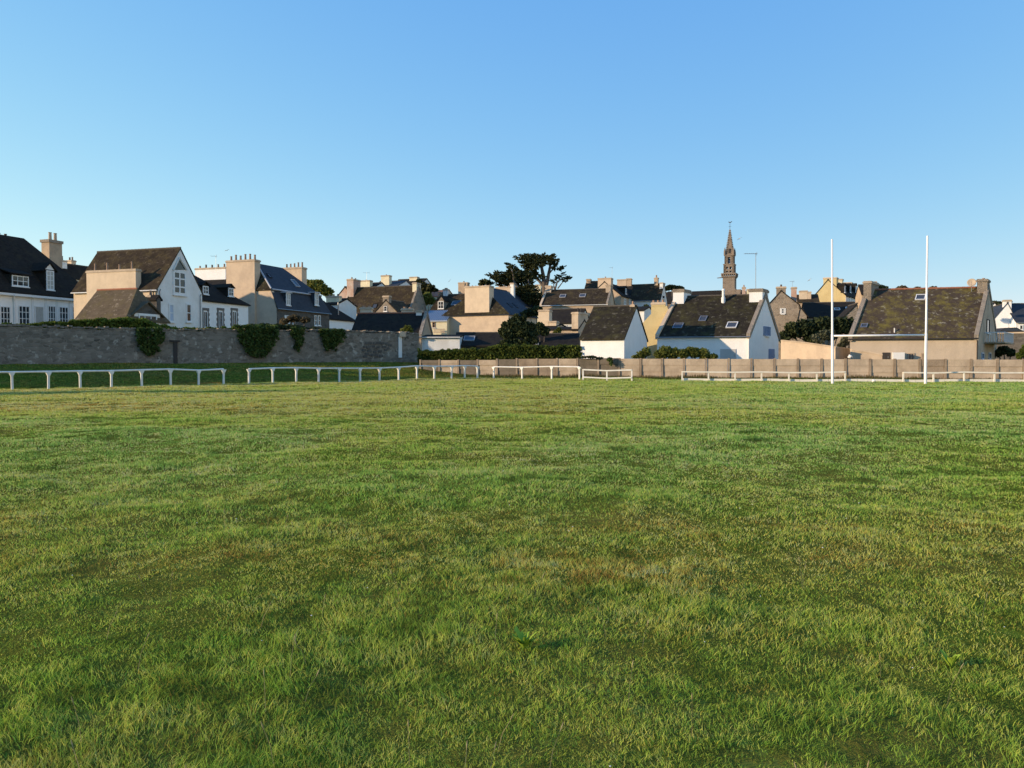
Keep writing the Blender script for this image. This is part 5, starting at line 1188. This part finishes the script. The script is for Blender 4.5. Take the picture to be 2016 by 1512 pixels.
# rough grass and weeds at the foot of the fence
def weeds(label, px0, px1, off0, off1, n, hmin, hmax, dry):
    a0 = fence_pl.hit(px0, 740)[0]; a1 = fence_pl.hit(px1, 740)[0]
    A = rng.uniform(a0, a1, n); O = off0+(off1-off0)*rng.random(n)**1.3
    X = A*Uf.x+nf.x*O; Y = fy0+A*Uf.y+nf.y*O; Zb = gz(X, Y)
    h = rng.uniform(hmin, hmax, n)*(.5+n2(X, Y, 1.3))
    th = rng.uniform(0, 2*np.pi, n); ln = h*rng.uniform(0, .4, n); w_ = .03
    fx, fy_ = np.cos(th+1.6)*w_, np.sin(th+1.6)*w_
    V = np.stack([np.stack([X-fx, Y-fy_, Zb-.02], 1), np.stack([X+fx, Y+fy_, Zb-.02], 1), np.stack([X+np.cos(th)*ln, Y+np.sin(th)*ln, Zb+h], 1)], 1).reshape(-1, 3)
    return tag(big_mesh('rough_grass', V, np.full(n, 3), np.arange(3*n), dry, tone=np.repeat(rng.random(n), 3)), label, 'grass', None, 'stuff')
M['weed_dry'] = leaf_mat('dry_weed', [(.07, .075, .02), (.15, .115, .05), (.22, .16, .085)], .3)
M['weed_green'] = leaf_mat('green_weed', [(.03, .05, .012), (.07, .09, .022), (.12, .13, .035)], .35)
weeds('tall dry brown weeds at the foot of the concrete fence', 960, 2080, .15, 1.3, 9000, .08, .30, 'weed_dry')
weeds('green unmown strip of grass in front of the concrete fence', 830, 2080, .5, 3.6, 16000, .05, .16, 'weed_green')

# ------------------------------------------------------------------ racing rails
def rail_mat_shape(label, cols, base_rows, d_of, H, two=False, bracket=True, group='white racing rails round the field', start=None, end=None, name='running_rail', low=None, mt='rail'):
    P = []
    for px, y in zip(cols, base_rows):
        Y = d_of(px); p = at(px, 740, Y); P.append(Vector((p.x, Y, gzf(p.x, Y))))
    root = thing(name, P[0], label, 'rail', group); random.seed(int(cols[0]))
    d0 = (P[-1]-P[0]).normalized(); nn = Vector((-d0.y, d0.x, 0))
    for i, p in enumerate(P):
        lean = Vector((random.uniform(-.015, .015), random.uniform(-.015, .015), 0)); f = MB(); w_ = .10 if bracket else .09
        dd = Vector((d0.x, d0.y, 0)).normalized()
        top = H-.10 if bracket else H
        f.box(p-dd*w_/2-nn*w_/2-Z*.3, dd*w_, nn*w_, Z*(top+.3)+lean)
        if bracket:
            q0 = p+Z*(H-.22)+lean; q1 = p+Z*(H-.03)+lean
            a = [q0-dd*.055, q0+dd*.055, q1+dd*.15, q1-dd*.15]; f.prism([v_-nn*.075 for v_ in a], nn*.15)
        f.build('post', mt, root)
    pts = list(P)
    if start is not None: pts = [start]+pts
    if end is not None: pts = pts+[end]
    for zc, nm in ([(H-.02, 'top_rail')]+([(low, 'lower_rail')] if two else [])):
        f = MB()
        if bracket: f.tube([q+Z*(zc+random.uniform(-.012, .012)) for q in pts], .05, 8)
        else:
            for a, b_ in zip(pts[:-1], pts[1:]):
                e = (b_-a); o = nn*-.10; f.box(a+Z*(zc-.055)+o, e, nn*.05, Z*.09)
        f.build(nm, mt, root)
    return root
def d_rail(px):                # the rail runs back to the right
    k = ray(px, 740)[0]; dx, dy = .733, .681; t_ = (k*R0[1]-R0[0])/(dx-k*dy); return R0[1]+t_*dy
c1 = [-40, 24, 95, 158, 219, 279, 336, 391, 440]
rail_mat_shape('white tubular running rail at the left of the field', c1, c1, d_rail, .93)
c2 = [490, 537, 583, 627, 668, 709, 747, 785, 821, 855, 889, 915, 940]
rail_mat_shape('white tubular running rail crossing before the shaded bank', c2, c2, d_rail, .93)
c3 = [972, 1028, 1086, 1141]
rail_mat_shape('short white rail with four posts left of the board rails', c3, c3, lambda px: 62-(px-972)*.024, .92)
c4 = [1148, 1195, 1244]
rail_mat_shape('white two board rail with three posts below the barn', c4, c4, lambda px: 56.5-(px-1148)*.01, .76, True, False, low=.22)
dr = lambda px: 55.5-(px-1342)*.0045
c5 = [1343, 1395, 1447, 1499, 1553, 1608, 1664]
e5 = at(1778, 740, dr(1778)); e5.z = gzf(e5.x, e5.y)
rail_mat_shape('white board rail with seven posts left of left goal post', c5, c5, dr, .66, False, False, mt='rail_old')
c6 = [1778, 1838, 1898, 1958, 2018, 2080]
rail_mat_shape('white board rail crossing behind right goal post to the edge', c6, c6, dr, .66, False, False, mt='rail_old')
root = thing('kerb_board', (at(1343, 740, dr(1343)).x, dr(1343), .3), 'long low white kerb board along the ground behind the goal', 'board')
f = MB(); cs = list(np.linspace(1345, 2090, 14)); 
for a, b_ in zip(cs[:-1], cs[1:]):
    p, r_ = at(a, 740, dr(a)+.12), at(b_, 740, dr(b_)+.12); p.z = gzf(p.x, p.y)+.02; r_.z = gzf(r_.x, r_.y)+.02; f.box(p, (r_-p)*.985, (0, .05, 0), Z*.17)
f.build('board', 'rail_old', root)
lump('marker_cone', 'small white marker on the grass between the goal posts', 'marker', 1720, 750, 53, .12, 'frame')
lump('litter_scrap', 'small white scrap of litter lying on the grass at left', 'litter', 210, 814, 27, .07, 'frame')

# ------------------------------------------------------------------ rugby goal
def goal():
    pl_, pr_ = at(1639.5, 700, 50), at(1822.5, 700, 49.3); pl_.z = gzf(pl_.x, pl_.y); pr_.z = gzf(pr_.x, pr_.y)
    root = thing('rugby_goal', (pl_+pr_)/2, 'tall white rugby goal with two uprights and one crossbar', 'goal posts')
    tl = at(1638, 471, 50); tr = at(1826, 464, 49.3)
    for p, t_ in ((pl_, tl), (pr_, tr)):
        k = (3.05)/(t_.z-p.z); m_ = p+(t_-p)*k
        f = MB(); f.tube([p-Z*.4, p, m_, m_+(t_-m_)*.01, t_-(t_-m_)*.003, t_], [.082, .082, .078, .062, .055, .048], 16); f.build('upright', 'post', root, smooth=True)
    zb = 2.98
    a = pl_+(tl-pl_)*(zb/(tl.z-pl_.z)); b_ = pr_+(tr-pr_)*(zb/(tr.z-pr_.z))
    f = MB(); f.tube([a, b_], .056, 14); f.build('crossbar', 'post', root, smooth=True)
goal()

# ------------------------------------------------------------------ gulls
def gull(label, px, py, Y, s=1.0, tilt=.3):
    c = at(px, py, Y); f = MB(); e = Vector((math.cos(tilt), 0, math.sin(tilt))); o = Vector((0, 1, 0))
    f.tube([c-o*.32*s, c-o*.12*s, c+o*.1*s, c+o*.34*s], [.02*s, .09*s, .08*s, .01*s], 8)
    for sg in (-1, 1):
        m_ = c+e*sg*.32*s+Z*.12*s; t_ = c+e*sg*.68*s+Z*.02*s
        f.prism([c-o*.1*s, m_-o*.12*s, t_+o*.02*s, m_+o*.06*s, c+o*.1*s], (0, 0, .015))
    ob = f.build('gull', 'concrete', None); ob.location = (0, 0, 0); return tag(ob, label, 'bird', 'gulls over the village')
gull('gull flying above the six pot chimney', 447, 493, 105, .5); gull('gull flying right of the church spire', 1456, 470, 150, .85, .5)
gull('gull flying above the small stone dormer in mid sky', 885, 553, 140, .6, .8); gull('gull flying just left of the left goal post', 1594, 551, 120, .65, .6)

# ------------------------------------------------------------------ foreground plants
def dock(label, px, py, n, ln):
    a, b_ = ray(px, py); Y = -HC/b_; p = Vector((a*Y, Y, gzf(a*Y, Y))); root = thing('dock_plant', p, label, 'weed', 'broad leaved weeds in the grass')
    f = MB(); random.seed(int(px))
    for i in range(n):
        th = 2*math.pi*i/n+random.uniform(-.2, .2); d = Vector((math.cos(th), math.sin(th), 0)); s_ = d.cross(Z); l = ln*random.uniform(.7, 1.15); w_ = l*.06; up = random.uniform(1.0, 2.2)
        prev = None
        for k in range(6):
            t_ = k/5; c = p+d*l*t_*.55+Z*(l*.55*up*(t_-.3*t_*t_)); ww = w_*math.sin(math.pi*min(.98, .12+t_*.86))+.004
            row = [c-s_*ww+Z*ww*.3, c, c+s_*ww+Z*ww*.3]
            if prev: f.poly([prev[0], prev[1], row[1], row[0]]); f.poly([prev[1], prev[2], row[2], row[1]])
            prev = row
    me = f.build('leaves', M['dock'], root)
m = flat_mat('dock_leaf', (.26, .38, .045), .8, .4, 0, 9); m.node_tree.nodes['Principled BSDF'].inputs['Specular IOR Level'].default_value = .1; M['dock'] = m
dock('broad leaved dock rosette in the centre foreground', 1032, 1278, 26, .14)
dock('flat rosette weed in the right foreground', 1872, 1305, 15, .11)
def flowers():
    n = 35; Y = rng.uniform(2.8, 11, n)**1.0; X = rng.uniform(-.66, .66, n)*Y; Zg = gz(X, Y)
    f = MB()
    for x, y, z in zip(X, Y, Zg):
        h_ = random.uniform(.03, .05); r = random.uniform(.0025, .005)*(1+.06*y); p = Vector((x, y, z)); q_ = p+Z*h_+Vector((random.uniform(-.02, .02), 0, 0))
        f.tube([q_-Z*r*.5, q_, q_+Z*r*.4], [r*.5, r, r*.45], 6)
    return tag(f.build('daisies', 'frame', None), 'tiny white daisies and seed heads scattered through the grass', 'flowers', None, 'stuff')
flowers()
def stems():
    n = 90; Y = 2.7+8*rng.random(n)**1.4; X = rng.uniform(-.68, .68, n)*Y; Zg = gz(X, Y); f = MB()
    for x, y, z in zip(X, Y, Zg):
        h_ = random.uniform(.10, .20); p = Vector((x, y, z)); e = Vector((random.uniform(-.06, .06), random.uniform(-.04, .04), 0))
        f.tube([p, p+e*.4+Z*h_*.6, p+e+Z*h_], [.0014, .0013, .001], 3)
        f.tube([p+e+Z*h_, p+e*1.15+Z*(h_+.018), p+e*1.3+Z*(h_+.036)], [.001, .0034, .001], 4)
    return tag(f.build('seed_stalks', M['straw'], None), 'thin pale seed stalks standing above the grass', 'grass', None, 'stuff')
M['straw'] = flat_mat('straw', (.24, .21, .10), .7, .4, 0, 20)
stems()

# unseen conifer added beyond the left edge, for its long shadow across the field
x, y = -42.5, 29.2; g = gzf(x, y); root = thing('conifer', (x, y, g), 'unseen broad conifer added beyond the left edge to shadow the field', 'tree')
q = MB(); q.tube([Vector((x, y, g-.3)), Vector((x, y, g+3)), Vector((x, y, g+6.4))], [.16, .12, .03], 8); q.build('trunk', 'bark', root)
P, d, ch = blob_pts([(Vector((x, y, g+z_)), (r_, r_, .9)) for z_, r_ in ((1.0, 1.9), (2.1, 2.1), (3.2, 2.0), (4.3, 1.8), (5.4, 1.5), (6.6, 1.0))], 12000, .2)
leaf_mesh('foliage', P, .3, 'leaf_dark', root)

# unseen trees added outside the left edge to shade the bank
for i, (x, y, hh, rr) in enumerate(((-43.5, 39.6, 5.6, 2.4), (-44.5, 43.8, 7.4, 3.0), (-45.5, 47.8, 8.8, 3.0), (-46, 51.2, 7.0, 2.6))):
    g = gzf(x, y); root = thing('tree', (x, y, g), ('smallest', 'second smallest', 'second tallest', 'tallest')[i]+' dark unseen evergreen added at left to shade the bank', 'tree', 'unseen trees added at left to shade the bank')
    q = MB(); q.tube([Vector((x, y, g-.3)), Vector((x+.2, y, g+hh*.45)), Vector((x, y+.2, g+hh*.85))], [.3, .22, .06], 8); q.build('trunk', 'bark', root)
    P, d, ch = blob_pts([(Vector((x, y, g+hh*f_)), (rr*w_, rr*w_, hh*.22)) for f_, w_ in ((.16, .95), (.35, 1), (.55, .95), (.72, .8), (.86, .5))], 7000, .3)
    leaf_mesh('foliage', P, .5, 'leaf_dark', root)
